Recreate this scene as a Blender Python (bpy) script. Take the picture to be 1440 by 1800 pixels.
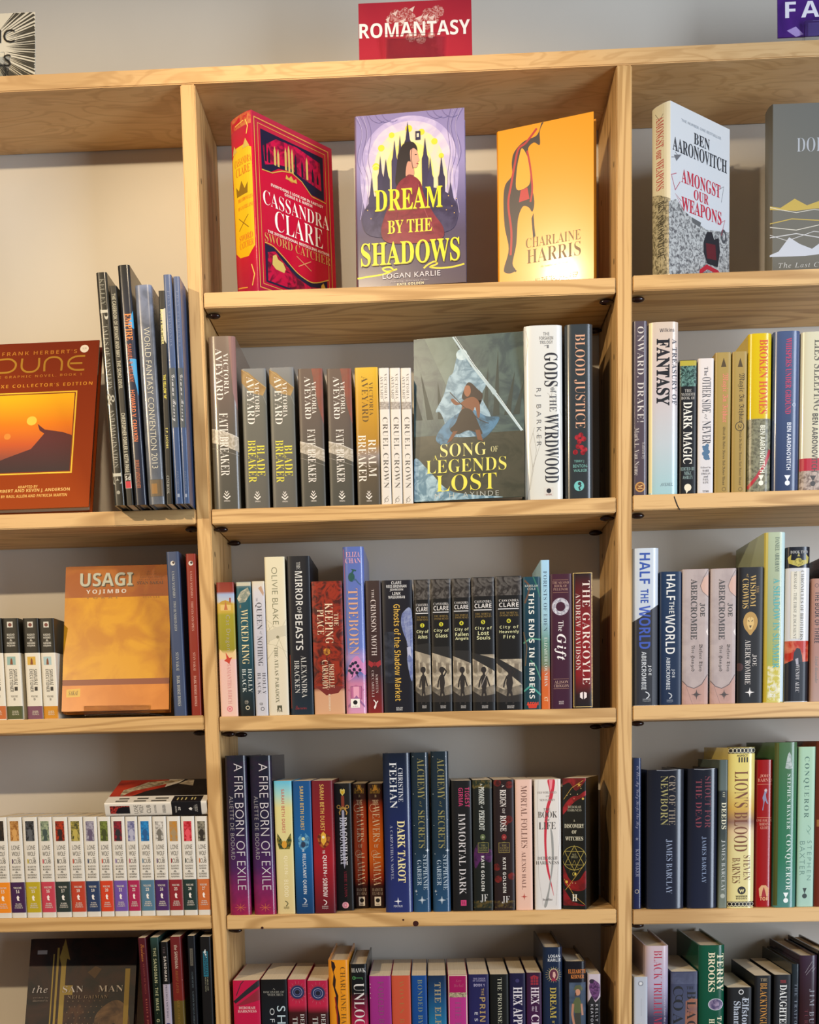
import bpy, bmesh, math, random
from mathutils import Vector, Matrix, Euler
random.seed(7)
for _o in list(bpy.data.objects): bpy.data.objects.remove(_o)
SC = bpy.context.scene
COL = SC.collection
PI = math.pi
# ------------------------------------------------------------------ camera, world, lamps, exposure
ZF = 1.30                                   # height of the camera's horizon plane above the floor
cam = bpy.data.cameras.new('camera'); CAM = bpy.data.objects.new('camera', cam); COL.objects.link(CAM)
CAM.location = (0.0178, -1.6513, 0.01068 + ZF); CAM.rotation_euler = (1.46847, 0.02185, 0.03516)
FPX, CXP, CYP = 1997.757, 684.069, 1513.884
cam.sensor_fit = 'VERTICAL'; cam.sensor_height = 36.0; cam.lens = FPX / 1800 * 36
cam.shift_x = (720 - CXP) / 1800; cam.shift_y = (CYP - 900) / 1800
cam.clip_start = 0.05
SC.camera = CAM
SC.view_settings.view_transform = 'Standard'; SC.view_settings.look = 'None'
SC.view_settings.gamma = 1; SC.view_settings.use_curve_mapping = False
SC.view_settings.exposure = 0.06
W = bpy.data.worlds.new('world'); SC.world = W; W.use_nodes = True
W.node_tree.nodes['Background'].inputs[0].default_value = (0.84, 0.80, 0.80, 1)
W.node_tree.nodes['Background'].inputs[1].default_value = 0.19
def lamp(name, kind, loc, aim, power, col, **kw):
    l = bpy.data.lights.new(name, kind); o = bpy.data.objects.new(name, l); COL.objects.link(o)
    o.location = loc; o.rotation_euler = (Vector(aim) - Vector(loc)).to_track_quat('-Z', 'Y').to_euler()
    l.energy = power; l.color = col
    for k, v in kw.items(): setattr(l, k, v)
    return o
WARM = (1.0, 0.80, 0.55)
lamp('track_lamp', 'SPOT', (-1.45, -1.95, 1.15 + ZF), (-0.45, 0.1, 0.05 + ZF), 150, (1.0, 0.78, 0.50), spot_size=math.radians(58), spot_blend=0.5, shadow_soft_size=0.025)
lamp('track_lamp.001', 'SPOT', (-0.22, -0.75, 1.02 + ZF), (0.0, 0.1, 0.25 + ZF), 18.5, WARM, spot_size=math.radians(92), spot_blend=0.4, shadow_soft_size=0.02)
lamp('window_light', 'AREA', (1.80, -1.55, 0.35 + ZF), (0.1, 0.1, 0.25 + ZF), 58, (0.76, 0.86, 1.0), shape='RECTANGLE', size=0.7, size_y=2.1)

# ------------------------------------------------------------------ helpers
def lin(h):
    h = h.lstrip('#')
    f = lambda c: c / 12.92 if c <= 0.04045 else ((c + 0.055) / 1.055) ** 2.4
    return tuple(max(c - 0.009, c * 0.35) for c in (f(int(h[i:i + 2], 16) / 255) for i in (0, 2, 4))) + (1.0,)
_RM = Euler(CAM.rotation_euler, 'XYZ').to_matrix()
_CL = Vector(CAM.location)
def at(px, py, y):                          # the point of the plane Y=y seen at a pixel of the photograph
    d = _RM @ Vector(((px - CXP) / FPX, (CYP - py) / FPX, -1))
    return _CL + d * ((y - _CL.y) / d.y)
def pix(p):
    q = _RM.transposed() @ (Vector(p) - _CL)
    return CXP + FPX * q.x / -q.z, CYP - FPX * q.y / -q.z
_M = {}
def new_mat(name):
    m = bpy.data.materials.new(name); m.use_nodes = True
    return m, m.node_tree.nodes, m.node_tree.links, m.node_tree.nodes['Principled BSDF']
def flat(c, rough=0.42, metal=0.0):
    k = ('f', c, rough, metal)
    if k not in _M:
        m, n, l, b = new_mat('ink_' + c.lstrip('#'))
        b.inputs['Base Color'].default_value = lin(c); b.inputs['Roughness'].default_value = rough; b.inputs['Metallic'].default_value = metal
        _M[k] = m
    return _M[k]
def cmat(g, rough=0.36, m=None, coat=0.0):  # printed cover: colours down the height, optional mottled second colour
    k = ('c', str(g), rough, str(m), coat)
    if k in _M: return _M[k]
    mt, n, l, b = new_mat('printed_cover')
    b.inputs['Roughness'].default_value = rough; b.inputs['Specular IOR Level'].default_value = 0.4
    b.inputs['Coat Weight'].default_value = coat; b.inputs['Coat Roughness'].default_value = 0.12
    if isinstance(g, str): g = [(0, g)]
    uv = n.new('ShaderNodeUVMap'); sp = n.new('ShaderNodeSeparateXYZ'); l.new(uv.outputs[0], sp.inputs[0])
    inv = n.new('ShaderNodeMath'); inv.operation = 'SUBTRACT'; inv.inputs[0].default_value = 1; l.new(sp.outputs[1], inv.inputs[1])
    rp = n.new('ShaderNodeValToRGB'); el = rp.color_ramp.elements
    while len(el) > 1: el.remove(el[-1])
    el[0].position = g[0][0]; el[0].color = lin(g[0][1])
    for p, c in g[1:]:
        e = el.new(p); e.color = lin(c)
    l.new(inv.outputs[0], rp.inputs[0]); out = rp.outputs[0]
    if m:
        tc = n.new('ShaderNodeTexCoord'); nz = n.new('ShaderNodeTexNoise'); nz.inputs['Scale'].default_value = m[0]; nz.inputs['Detail'].default_value = 5
        nz.inputs['Distortion'].default_value = m[3] if len(m) > 3 else 0.6
        l.new(tc.outputs['Object'], nz.inputs['Vector'])
        mr = n.new('ShaderNodeMapRange'); mr.inputs[1].default_value = 0.42; mr.inputs[2].default_value = 0.62; mr.inputs[4].default_value = m[1]
        l.new(nz.outputs['Fac'], mr.inputs[0])
        mx = n.new('ShaderNodeMix'); mx.data_type = 'RGBA'; l.new(mr.outputs[0], mx.inputs['Factor'])
        l.new(out, mx.inputs[6]); mx.inputs[7].default_value = lin(m[2]); out = mx.outputs[2]
    l.new(out, b.inputs['Base Color'])
    _M[k] = mt
    return mt
def wood(axis, tone, big=False):            # oak with the grain along an axis of the board
    m, n, l, b = new_mat('oak_wood')
    tc = n.new('ShaderNodeTexCoord'); oi = n.new('ShaderNodeObjectInfo')
    ml = n.new('ShaderNodeVectorMath'); ml.operation = 'SCALE'; ml.inputs[3].default_value = 17.0
    cb = n.new('ShaderNodeCombineXYZ')
    for i in range(3): l.new(oi.outputs['Random'], cb.inputs[i])
    l.new(cb.outputs[0], ml.inputs[0])
    ad = n.new('ShaderNodeVectorMath'); l.new(tc.outputs['Object'], ad.inputs[0]); l.new(ml.outputs[0], ad.inputs[1])
    def noise(sc, s, det=4, dist=0.0):
        mp = n.new('ShaderNodeMapping'); mp.inputs['Scale'].default_value = sc; l.new(ad.outputs[0], mp.inputs[0])
        t = n.new('ShaderNodeTexNoise'); t.inputs['Scale'].default_value = s; t.inputs['Detail'].default_value = det; t.inputs['Distortion'].default_value = dist
        l.new(mp.outputs[0], t.inputs[0]); return t.outputs['Fac'], mp
    st = [1.0, 1.0, 1.0]; st[axis] = 0.09 if not big else 0.3
    figure, mp = noise(tuple(st), 15 if not big else 20, 2, 0.6 if not big else 1.6)
    rg = n.new('ShaderNodeMath'); rg.operation = 'MULTIPLY'; rg.inputs[1].default_value = 60.0 if not big else 34.0; l.new(figure, rg.inputs[0])
    sn = n.new('ShaderNodeMath'); sn.operation = 'SINE'; l.new(rg.outputs[0], sn.inputs[0])
    pw = n.new('ShaderNodeMapRange'); pw.inputs[1].default_value = 0.1; pw.inputs[2].default_value = 1.0; l.new(sn.outputs[0], pw.inputs[0])
    st2 = [1.0, 1.0, 1.0]; st2[axis] = 0.04
    fine, _ = noise(tuple(st2), 330, 3)
    st3 = [1.0, 1.0, 1.0]; st3[axis] = 0.3
    blot, _ = noise(tuple(st3), 7 if not big else 22, 2, 1.5)
    r1 = n.new('ShaderNodeMix'); r1.data_type = 'RGBA'; r1.inputs[6].default_value = lin(tone[0]); r1.inputs[7].default_value = lin(tone[1]); l.new(blot, r1.inputs['Factor'])
    k1 = n.new('ShaderNodeMath'); k1.operation = 'MULTIPLY'; k1.inputs[1].default_value = 0.55 if not big else 0.4; l.new(pw.outputs[0], k1.inputs[0])
    r2 = n.new('ShaderNodeMix'); r2.data_type = 'RGBA'; l.new(k1.outputs[0], r2.inputs['Factor']); l.new(r1.outputs[2], r2.inputs[6]); r2.inputs[7].default_value = lin(tone[2])
    fr = n.new('ShaderNodeMapRange'); fr.inputs[1].default_value = 0.55; fr.inputs[2].default_value = 0.75; fr.inputs[4].default_value = 0.45; l.new(fine, fr.inputs[0])
    r3 = n.new('ShaderNodeMix'); r3.data_type = 'RGBA'; l.new(fr.outputs[0], r3.inputs['Factor']); l.new(r2.outputs[2], r3.inputs[6]); r3.inputs[7].default_value = lin(tone[2])
    l.new(r3.outputs[2], b.inputs['Base Color']); b.inputs['Roughness'].default_value = 0.5
    bp = n.new('ShaderNodeBump'); bp.inputs['Strength'].default_value = 0.12; bp.inputs['Distance'].default_value = 0.0006
    l.new(fine, bp.inputs['Height']); l.new(bp.outputs[0], b.inputs['Normal'])
    return m
TONE = ('#d5b27e', '#c69c60', '#936a38')
WX = wood(0, TONE); WZ = wood(2, TONE); WT = wood(0, ('#dcb884', '#cda067', '#b08450'), True)
def paper_mat():
    m, n, l, b = new_mat('page_edges')
    tc = n.new('ShaderNodeTexCoord'); mp = n.new('ShaderNodeMapping'); mp.inputs['Scale'].default_value = (2500, 3, 3); l.new(tc.outputs['Object'], mp.inputs[0])
    nz = n.new('ShaderNodeTexNoise'); nz.inputs['Scale'].default_value = 1.0; l.new(mp.outputs[0], nz.inputs[0])
    mx = n.new('ShaderNodeMix'); mx.data_type = 'RGBA'; mx.inputs[6].default_value = lin('#dccfb6'); mx.inputs[7].default_value = lin('#bcae94'); l.new(nz.outputs['Fac'], mx.inputs['Factor'])
    l.new(mx.outputs[2], b.inputs['Base Color']); b.inputs['Roughness'].default_value = 0.8
    return m
PAPER = paper_mat()
def acrylic():
    m, n, l, b = new_mat('clear_acrylic')
    b.inputs['Base Color'].default_value = (0.97, 0.98, 0.98, 1); b.inputs['Roughness'].default_value = 0.04; b.inputs['IOR'].default_value = 1.35
    b.inputs['Transmission Weight'].default_value = 1.0
    return m
CLEAR = acrylic()
def link(name, me, parent=None, mats=()):
    o = bpy.data.objects.new(name, me); COL.objects.link(o)
    for m in mats: me.materials.append(m)
    if parent: o.parent = parent
    return o
def from_bm(name, bm, mats, parent=None):
    me = bpy.data.meshes.new(name); bm.to_mesh(me); bm.free()
    return link(name, me, parent, mats if isinstance(mats, (list, tuple)) else [mats])
def box(bm, x0, x1, y0, y1, z0, z1, mi=0, bev=0.0):
    v = [bm.verts.new(p) for p in ((x0, y0, z0), (x1, y0, z0), (x1, y1, z0), (x0, y1, z0), (x0, y0, z1), (x1, y0, z1), (x1, y1, z1), (x0, y1, z1))]
    fs = [bm.faces.new([v[i] for i in q]) for q in ((3, 2, 1, 0), (4, 5, 6, 7), (0, 1, 5, 4), (1, 2, 6, 5), (2, 3, 7, 6), (3, 0, 4, 7))]
    for f in fs: f.material_index = mi
    if bev:
        es = list({e for f in fs for e in f.edges})
        bmesh.ops.bevel(bm, geom=es, offset=bev, segments=2, affect='EDGES')
    return fs
def thing(name, label, cat, loc=(0, 0, 0), rot=(0, 0, 0), group=None):
    o = bpy.data.objects.new(name, None); COL.objects.link(o); o.empty_display_size = 0.02
    o.location = loc; o.rotation_euler = rot; o['label'] = label; o['category'] = cat
    if group: o['group'] = group
    return o

# ------------------------------------------------------------------ the setting
def wall_material():
    m, n, l, b = new_mat('cream_wall_paint')
    tc = n.new('ShaderNodeTexCoord'); nz = n.new('ShaderNodeTexNoise'); nz.inputs['Scale'].default_value = 9; nz.inputs['Detail'].default_value = 4; l.new(tc.outputs['Object'], nz.inputs[0])
    mx = n.new('ShaderNodeMix'); mx.data_type = 'RGBA'; mx.inputs[6].default_value = lin('#d2ccc0'); mx.inputs[7].default_value = lin('#cac4b8'); l.new(nz.outputs['Fac'], mx.inputs['Factor'])
    l.new(mx.outputs[2], b.inputs['Base Color']); b.inputs['Roughness'].default_value = 0.75
    bp = n.new('ShaderNodeBump'); bp.inputs['Strength'].default_value = 0.08; bp.inputs['Distance'].default_value = 0.001
    n2 = n.new('ShaderNodeTexNoise'); n2.inputs['Scale'].default_value = 160; l.new(tc.outputs['Object'], n2.inputs[0]); l.new(n2.outputs['Fac'], bp.inputs['Height']); l.new(bp.outputs[0], b.inputs['Normal'])
    return m
DEP = 0.166                                 # depth of the bookcase
bm = bmesh.new(); box(bm, -2.6, 2.6, DEP, DEP + 0.1, 0, 2.9)
o = from_bm('wall_back', bm, wall_material()); o['kind'] = 'structure'
bm = bmesh.new(); box(bm, -2.6, 2.6, -3.4, DEP, -0.06, 0)
o = from_bm('floor', bm, wood(1, ('#a8845a', '#8c6a44', '#6a4c2e'))); o['kind'] = 'structure'

# ------------------------------------------------------------------ the bookcase
SZ = dict(L2=.35078, L3=.0587, L4=-.23437, M1=.64466, M2=.34938, M3=.05614, M4=-.23535, R1=.64646, R2=.35161, R3=.05809, R4=-.23756)
for b_ in 'LMR': SZ[b_ + '5'] = SZ[b_ + '4'] - .292
SZ = {k: v + ZF for k, v in SZ.items()}
TH = 0.0209; T0 = .91879 + ZF; TT = .93991 + ZF
UP = [(-.8829, -.8624), (-.30796, -.2875), (.2875, .30876), (.8838, .9051)]
case = thing('bookcase', 'tall open oak bookcase standing against the cream wall', 'bookcase')
dark = flat('#120c0a', 0.8)
peg_mat = flat('#2a1a18', 0.22)
bm = bmesh.new(); box(bm, UP[0][0] - .004, UP[3][1] + .004, -.0005, DEP - .001, T0, TT, 0, .0012); from_bm('top_board', bm, WT, case)
ups = []
for x0, x1 in UP:
    bm = bmesh.new(); box(bm, x0, x1, 0, DEP - .001, 0, T0, 0, .0015)
    for s, xf in ((-1, x0), (1, x1)):      # rows of drilled peg holes on both faces
        for yy in (.022, .135):
            for k in range(10):
                zc = ZF - .40 + k * .128 + (.05 if yy < .1 else .05)
                vs = [bm.verts.new((xf + s * .0002, yy + .0024 * math.cos(a), zc + .0042 * math.sin(a))) for a in [i * PI / 5 for i in range(10)]]
                f = bm.faces.new(vs if s < 0 else vs); f.material_index = 1
    ups.append(from_bm('upright', bm, [WZ, dark], case))
def peg(parent, x, side, y, z):
    bm = bmesh.new(); bmesh.ops.create_uvsphere(bm, u_segments=14, v_segments=8, radius=1)
    for v in bm.verts:
        k = (v.co.x * side + 1) / 2
        v.co = Vector((x + side * (0.0105 + v.co.x * side * 0.0105), y + v.co.y * (.0048 + .0012 * k), z - .0042 + v.co.z * (.0034 + .0010 * k)))
    for f in bm.faces: f.smooth = True
    from_bm('shelf_peg', bm, peg_mat, parent)
for key, zt in SZ.items():
    bi = 'LMR'.index(key[0]); x0 = UP[bi][1] + .0013; x1 = UP[bi + 1][0] - .0011
    bm = bmesh.new(); box(bm, x0, x1, .0006, DEP - .002, zt - TH, zt, 0, .0012)
    mats = [WX, dark, flat('#3a1c12', 0.4)]
    if key == 'M4':                         # the round dark knots in the front edge
        for px_, py_, r_ in ((731, 1623.5, .0042), (709, 1617, .0015), (461, 1631, .002)):
            c = at(px_, py_, 0); vs = [bm.verts.new((c.x + r_ * math.cos(a), .0004, c.z + r_ * math.sin(a))) for a in [i * PI / 7 for i in range(14)]]
            bm.faces.new(vs).material_index = 2
    if key == 'R2':                         # the split in the front edge
        pl = [(1186, 872), (1189, 880), (1192, 888), (1196.5, 896.5), (1194.5, 896.5), (1190, 889), (1187, 881), (1184.5, 873)]
        bm.faces.new([bm.verts.new((at(a, b2, 0).x, .0004, at(a, b2, 0).z)) for a, b2 in pl]).material_index = 1
    from_bm('shelf', bm, mats, case)
    for yy in (.020, .132):
        peg(ups[bi], UP[bi][1], 1, yy, zt - TH); peg(ups[bi + 1], UP[bi + 1][0], -1, yy, zt - TH)

# ------------------------------------------------------------------ printed lettering and artwork
_ST = {'S': (0x1D400, 0), 'r': (0x1D400, -.0125), 'H': (0x1D400, .018), 'i': (0x1D434, 0), 'I': (0x1D468, 0), 'C': (0x1D4D0, -.006), 'F': (0x1D56C, -.005), 'B': (0x1D5D4, 0), 'b': (0x1D5D4, -.012), 'm': (0x1D670, 0), 'n': (None, 0), 'l': (None, -.014)}
def conv(s, f):
    b0, off = _ST[f]
    if b0 is None: return s
    o = ''
    for ch in s:
        if 'A' <= ch <= 'Z': o += chr(b0 + ord(ch) - 65)
        elif 'a' <= ch <= 'z': o += '\u210e' if (f == 'i' and ch == 'h') else chr(b0 + 26 + ord(ch) - 97)
        elif '0' <= ch <= '9' and f in 'SrH': o += chr(0x1D7CE + ord(ch) - 48)
        elif '0' <= ch <= '9' and f in 'Bb': o += chr(0x1D7EC + ord(ch) - 48)
        else: o += ch
    return o
def batch(keys):                            # text -> filled outlines, scaled to a unit box
    obs = []
    for s, f, sp in keys:
        c = bpy.data.curves.new('t', 'FONT'); c.body = conv(s, f); c.size = 1; c.space_character = sp; c.resolution_u = 3; c.offset = _ST[f][1]
        o = bpy.data.objects.new('t', c); COL.objects.link(o); obs.append(o)
    bpy.context.view_layer.update(); dg = bpy.context.evaluated_depsgraph_get()
    out = {}
    for k, o in zip(keys, obs):
        me = bpy.data.meshes.new_from_object(o.evaluated_get(dg))
        vs = [(v.co.x, v.co.y) for v in me.vertices]; fs = [tuple(p.vertices) for p in me.polygons]
        if vs:
            x0 = min(v[0] for v in vs); x1 = max(v[0] for v in vs); y0 = min(v[1] for v in vs); y1 = max(v[1] for v in vs)
            out[k] = ([((x - x0) / max(x1 - x0, 1e-6), (y - y0) / max(y1 - y0, 1e-6)) for x, y in vs], fs, (x1 - x0) / max(y1 - y0, 1e-6))
        bpy.data.meshes.remove(me)
    for o in obs:
        c = o.data; bpy.data.objects.remove(o); bpy.data.curves.remove(c)
    return out
GL = {}
ART = [.34]                                 # gloss of the printed artwork of the book at hand
def V(s, a, b, y0, y1, c, f='S'): return ('t', s, a, b, y0, y1, c, f, 1)
def Z(s, a, b, y0, y1, c, f='n'): return ('t', s, a, b, y0, y1, c, f, 0)
def ZL(ls, a, b, y0, y1, c, f='n', gap=.28):
    n = len(ls); hh = (y1 - y0) / (n + (n - 1) * gap); mx = max(len(q) for q in ls); o = []
    for i, q in enumerate(ls):
        k = max(.35, min(1, len(q) / mx + .08)); m_ = (a + b) / 2; hw = (b - a) / 2 * k
        o.append(Z(q, m_ - hw, m_ + hw, y0 + i * hh * (1 + gap), y0 + i * hh * (1 + gap) + hh, c, f))
    return o
def sm(pts, k=5):                           # smooth closed outline through the points
    o = []; n = len(pts)
    for i in range(n):
        p0, p1, p2, p3 = (pts[(i + j) % n] for j in (-1, 0, 1, 2))
        for q in range(k):
            t = q / k; t2 = t * t; t3 = t2 * t
            o.append(tuple(.5 * (2 * p1[m] + (p2[m] - p0[m]) * t + (2 * p0[m] - 5 * p1[m] + 4 * p2[m] - p3[m]) * t2 + (3 * p1[m] - p0[m] - 3 * p2[m] + p3[m]) * t3) for m in (0, 1)))
    return o
def so(pts, k=5):                           # smooth open line
    n = len(pts); o = []
    for i in range(n - 1):
        p0, p1, p2, p3 = pts[max(0, i - 1)], pts[i], pts[i + 1], pts[min(n - 1, i + 2)]
        for q in range(k):
            t = q / k; t2 = t * t; t3 = t2 * t
            o.append(tuple(.5 * (2 * p1[m] + (p2[m] - p0[m]) * t + (2 * p0[m] - 5 * p1[m] + 4 * p2[m] - p3[m]) * t2 + (3 * p1[m] - p0[m] - 3 * p2[m] + p3[m]) * t3) for m in (0, 1)))
    return o + [pts[-1]]
def S(pts, c): return ('p', sm(pts), c)
def LS(pts, w, c): return ('l', so(pts), w, c)
def Q(a, b, y0, y1, c): return ('p', [(a, y0), (b, y0), (b, y1), (a, y1)], c)
def P(pts, c): return ('p', pts, c)
def D(a, y, r, c, k=1.0): return ('d', a, y, r, c, k)
def O(a, y, r, w, c, k=1.0): return ('o', a, y, r, w, c, k)
def X(a, y, r, c, n=4): return ('x', a, y, r, c, n)
def L(pts, w, c): return ('l', pts, w, c)
def FR(a, b, y0, y1, w, c): return L([(a, y0), (b, y0), (b, y1), (a, y1), (a, y0)], w, c)
def orion(a, y, c): return [L([(a - .13, y - 2), (a, y + 3), (a + .13, y - 2)], 1.8, c), L([(a - .09, y - 7), (a, y - 2), (a + .09, y - 7)], 1.4, c), L([(a - .05, y - 11), (a, y - 7), (a + .05, y - 11)], 1.0, c), Z('ORION', a - .11, a + .11, y + 5.5, y + 8, c)]
def gollancz(a, y, c): return [P([(a - .12, y - 9), (a + .12, y - 9), (a, y + 1)], c), D(a, y + 5, 4.2, c)]
def orbit(a, y, k=1.0): return [Q(a - .22 * k, a + .22 * k, y - 8, y + 8, '#e8e4dc'), D(a, y - 1.5, 3.9, '#18181a'), Z('orbit', a - .13 * k, a + .13 * k, y + 4, y + 6.4, '#555555')]
def crescent(a, y, r, c, w=.03): return [L([(a - .07, y - r), (a + .04, y - r * .55), (a + .08, y), (a + .05, y + r * .55), (a - .03, y + r)], 1.6, c)]
def star(a, y, r, c): return [X(a, y, r, c, 4), X(a, y, r * .55, c, 8)]

BK = []
def book(row, xl, xr, yt, label, g, items, k='p', r=.006, d=None, xt=None, yr=None, yaw=0, m=None, rough=None, dz=0):
    BK.append(dict(kind='s', row=row, xl=xl, xr=xr, yt=yt, label=label, g=g, items=items, k=k, r=r, d=d, xt=xt, yr=yr, yaw=yaw, m=m, rough=rough, dz=dz))
def face(row, X0, Y0, yaw, lean, w, h, t, label, g, front, spine=(), k='h', m=None, rough=None, lift=0, name=None, zrow=None):
    BK.append(dict(kind='f', row=row, X0=X0, Y0=Y0, yaw=yaw, lean=lean, w=w, h=h, t=t, label=label, g=g, front=front, spine=list(spine), k=k, m=m, rough=rough, lift=lift))
ROWN = {'M1': 'books facing out in the top compartment of the middle bay', 'R1': 'books facing out in the top compartment of the right bay', 'L2': 'large books on the upper shelf of the left bay',
        'M2': 'books on the second shelf of the middle bay', 'R2': 'books on the second shelf of the right bay', 'L3': 'books on the middle shelf of the left bay', 'M3': 'books on the third shelf of the middle bay',
        'R3': 'books on the third shelf of the right bay', 'L4': 'white numbered volumes on the left bay shelf', 'M4': 'books on the fourth shelf of the middle bay', 'R4': 'books on the fourth shelf of the right bay',
        'L5': 'books on the lowest shelf of the left bay', 'M5': 'books on the lowest shelf of the middle bay', 'R5': 'books on the lowest shelf of the right bay'}
N_SP = 12
SS = [.5 - .5 * math.cos(PI * i / N_SP) for i in range(N_SP + 1)]
def prof(s, b, p): return b * abs(2 * s - 1) ** p
def cover_mesh(name, w, h, d, b, p, th, mat, parent, M=None):
    outer = [(w / 2, d), (w / 2, b + .0012)] + [((s - .5) * w, prof(s, b, p)) for s in reversed(SS)] + [(-w / 2, b + .0012), (-w / 2, d)]
    inner = []
    for x, y in outer:
        xi = max(-w / 2 + th, min(w / 2 - th, x)); inner.append((xi, d if y >= d else max(y, min(y + th, d))))
    bm = bmesh.new(); uv = bm.loops.layers.uv.new('UVMap'); n = len(outer)
    def ring(pts, z): return [bm.verts.new((x, y, z)) for x, y in pts]
    def quad(vs, smooth):
        f = bm.faces.new(vs); f.smooth = smooth
        for lp in f.loops: lp[uv].uv = (lp.vert.co.x / w + .5, lp.vert.co.z / h)
    o0, o1 = ring(outer, 0), ring(outer, h)
    for i in range(n - 1): quad([o0[i + 1], o0[i], o1[i], o1[i + 1]], True)
    i0, i1 = ring(inner, 0), ring(inner, h)
    for i in range(n - 1): quad([i0[i], i0[i + 1], i1[i + 1], i1[i]], False)
    t0, t1, u0, u1 = ring(outer, h), ring(inner, h), ring(outer, 0), ring(inner, 0)
    for i in range(n - 1):
        quad([t0[i], t0[i + 1], t1[i + 1], t1[i]][::-1], False); quad([u0[i], u0[i + 1], u1[i + 1], u1[i]], False)
    for e in (0, n - 1):
        vs = [bm.verts.new((q[0], q[1], z)) for q, z in ((outer[e], 0), (inner[e], 0), (inner[e], h), (outer[e], h))]; quad(vs if e else vs[::-1], False)
    if M: bmesh.ops.transform(bm, matrix=M, verts=bm.verts)
    return from_bm(name, bm, mat, parent)
def panel_bm(items, pos, w, h, conv_t, U, curved, base):
    bm = bmesh.new(); uv = bm.loops.layers.uv.new('UVMap'); mats = []; lay = 0
    def mi(c):
        if isinstance(c, str): m = flat(c, ART[0] + .08)
        elif isinstance(c, tuple): m = cmat(c[0], ART[0], c[1])
        else: m = cmat(c, ART[0] + .06)
        if m not in mats: mats.append(m)
        return mats.index(m)
    def add(polys, c):
        nonlocal lay
        b2 = bmesh.new()
        for vs, fs in polys:
            bv = [b2.verts.new((x, y, 0)) for x, y in vs]
            for f in fs:
                try: b2.faces.new([bv[i] for i in f])
                except ValueError: pass
        if curved:
            for s in SS[1:-1]: bmesh.ops.bisect_plane(b2, geom=b2.verts[:] + b2.edges[:] + b2.faces[:], plane_co=(s, 0, 0), plane_no=(1, 0, 0), dist=1e-6)
        off = base + .00005 + lay * .00002; lay += 1
        k = mi(c); mp = {}
        for v in b2.verts: mp[v] = (bm.verts.new(pos(min(1, max(0, v.co.x)), min(.9985, max(.0015, v.co.y)), off)), v.co.x, v.co.y)
        for f in b2.faces:
            nf = bm.faces.new([mp[v][0] for v in f.verts]); nf.material_index = k; nf.smooth = False
            for lp, v in zip(nf.loops, f.verts): lp[uv].uv = (mp[v][1], 1 - mp[v][2])
        b2.free()
    for it in items:
        q = it[0]
        if q == 't':
            _, s, a, b, y0, y1, c, f, vert = it[:9]
            t0, t1 = conv_t(y0), conv_t(y1)
            gl = GL.get(it[9] if len(it) > 9 else None)
            if not gl: continue
            vs, fs, _a = gl
            add([([(a + (b - a) * y, t0 + (t1 - t0) * x) if vert else (a + (b - a) * x, t1 - (t1 - t0) * y) for x, y in vs], fs)], c)
        elif q == 'p':
            vs = [(a, conv_t(y)) for a, y in it[1]]; add([(vs, [tuple(range(len(vs)))])], it[2])
        elif q == 'd':
            _, a, y, r, c, k = it; t = conv_t(y); n = 20
            add([([(a + r * U / w * math.cos(i * 2 * PI / n), t + k * r * U / h * math.sin(i * 2 * PI / n)) for i in range(n)], [tuple(range(n))])], c)
        elif q == 'o':
            _, a, y, r, wd, c, k = it; t = conv_t(y); n = 28; vs = []
            for i in range(n):
                ca, sa = math.cos(i * 2 * PI / n), math.sin(i * 2 * PI / n)
                for rr in (r + wd / 2, r - wd / 2): vs.append((a + rr * U / w * ca, t + k * rr * U / h * sa))
            add([(vs, [(2 * i, 2 * ((i + 1) % n), 2 * ((i + 1) % n) + 1, 2 * i + 1) for i in range(n)])], c)
        elif q == 'x':
            _, a, y, r, c, n = it; t = conv_t(y)
            vs = [(a, t)] + [(a + (r if i % 2 == 0 else r * .22) * U / w * math.sin(i * PI / n), t - (r if i % 2 == 0 else r * .22) * U / h * math.cos(i * PI / n)) for i in range(2 * n)]
            add([(vs, [(0, 1 + i, 1 + (i + 1) % (2 * n)) for i in range(2 * n)])], c)
        elif q == 'l':
            _, pts, wd, c = it; pl = []
            pp = [(a * w, conv_t(y) * h) for a, y in pts]; hw = wd * U / 2
            pp = [q for i, q in enumerate(pp) if i == 0 or math.hypot(q[0] - pp[i - 1][0], q[1] - pp[i - 1][1]) > 1e-6]
            closed = len(pp) > 3 and math.hypot(pp[0][0] - pp[-1][0], pp[0][1] - pp[-1][1]) < 1e-6
            if closed: pp = pp[:-1]
            n = len(pp); vs = []
            for i, (x, y) in enumerate(pp):     # one strip with mitred corners
                i0, i1 = (i - 1) % n, (i + 1) % n
                ds = []
                if closed or i > 0: ds.append((x - pp[i0][0], y - pp[i0][1]))
                if closed or i < n - 1: ds.append((pp[i1][0] - x, pp[i1][1] - y))
                ns = [(-dy / math.hypot(dx, dy), dx / math.hypot(dx, dy)) for dx, dy in ds]
                mx, my = sum(q[0] for q in ns) / len(ns), sum(q[1] for q in ns) / len(ns); m2 = max(.2, mx * mx + my * my)
                for sg in (1, -1): vs.append(((x + sg * hw * mx / m2) / w, (y + sg * hw * my / m2) / h))
            pl = [(vs, [(2 * i, 2 * ((i + 1) % n), 2 * ((i + 1) % n) + 1, 2 * i + 1) for i in range(n if closed else n - 1)])]
            add(pl, c)
    return bm, mats, base + .00005 + lay * .00002
def extent(it, w, h, ct, U):
    q = it[0]
    if q == 't': x0, x1, y0, y1 = it[2], it[3], ct(it[4]), ct(it[5])
    elif q in 'pl': x0 = min(a for a, _ in it[1]); x1 = max(a for a, _ in it[1]); y0 = min(ct(y) for _, y in it[1]); y1 = max(ct(y) for _, y in it[1])
    else:
        r = it[3] * U; x0, x1, y0, y1 = it[1] - r / w, it[1] + r / w, ct(it[2]) - r / h, ct(it[2]) + r / h
    return x0 * w, x1 * w, y0 * h, y1 * h
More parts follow.
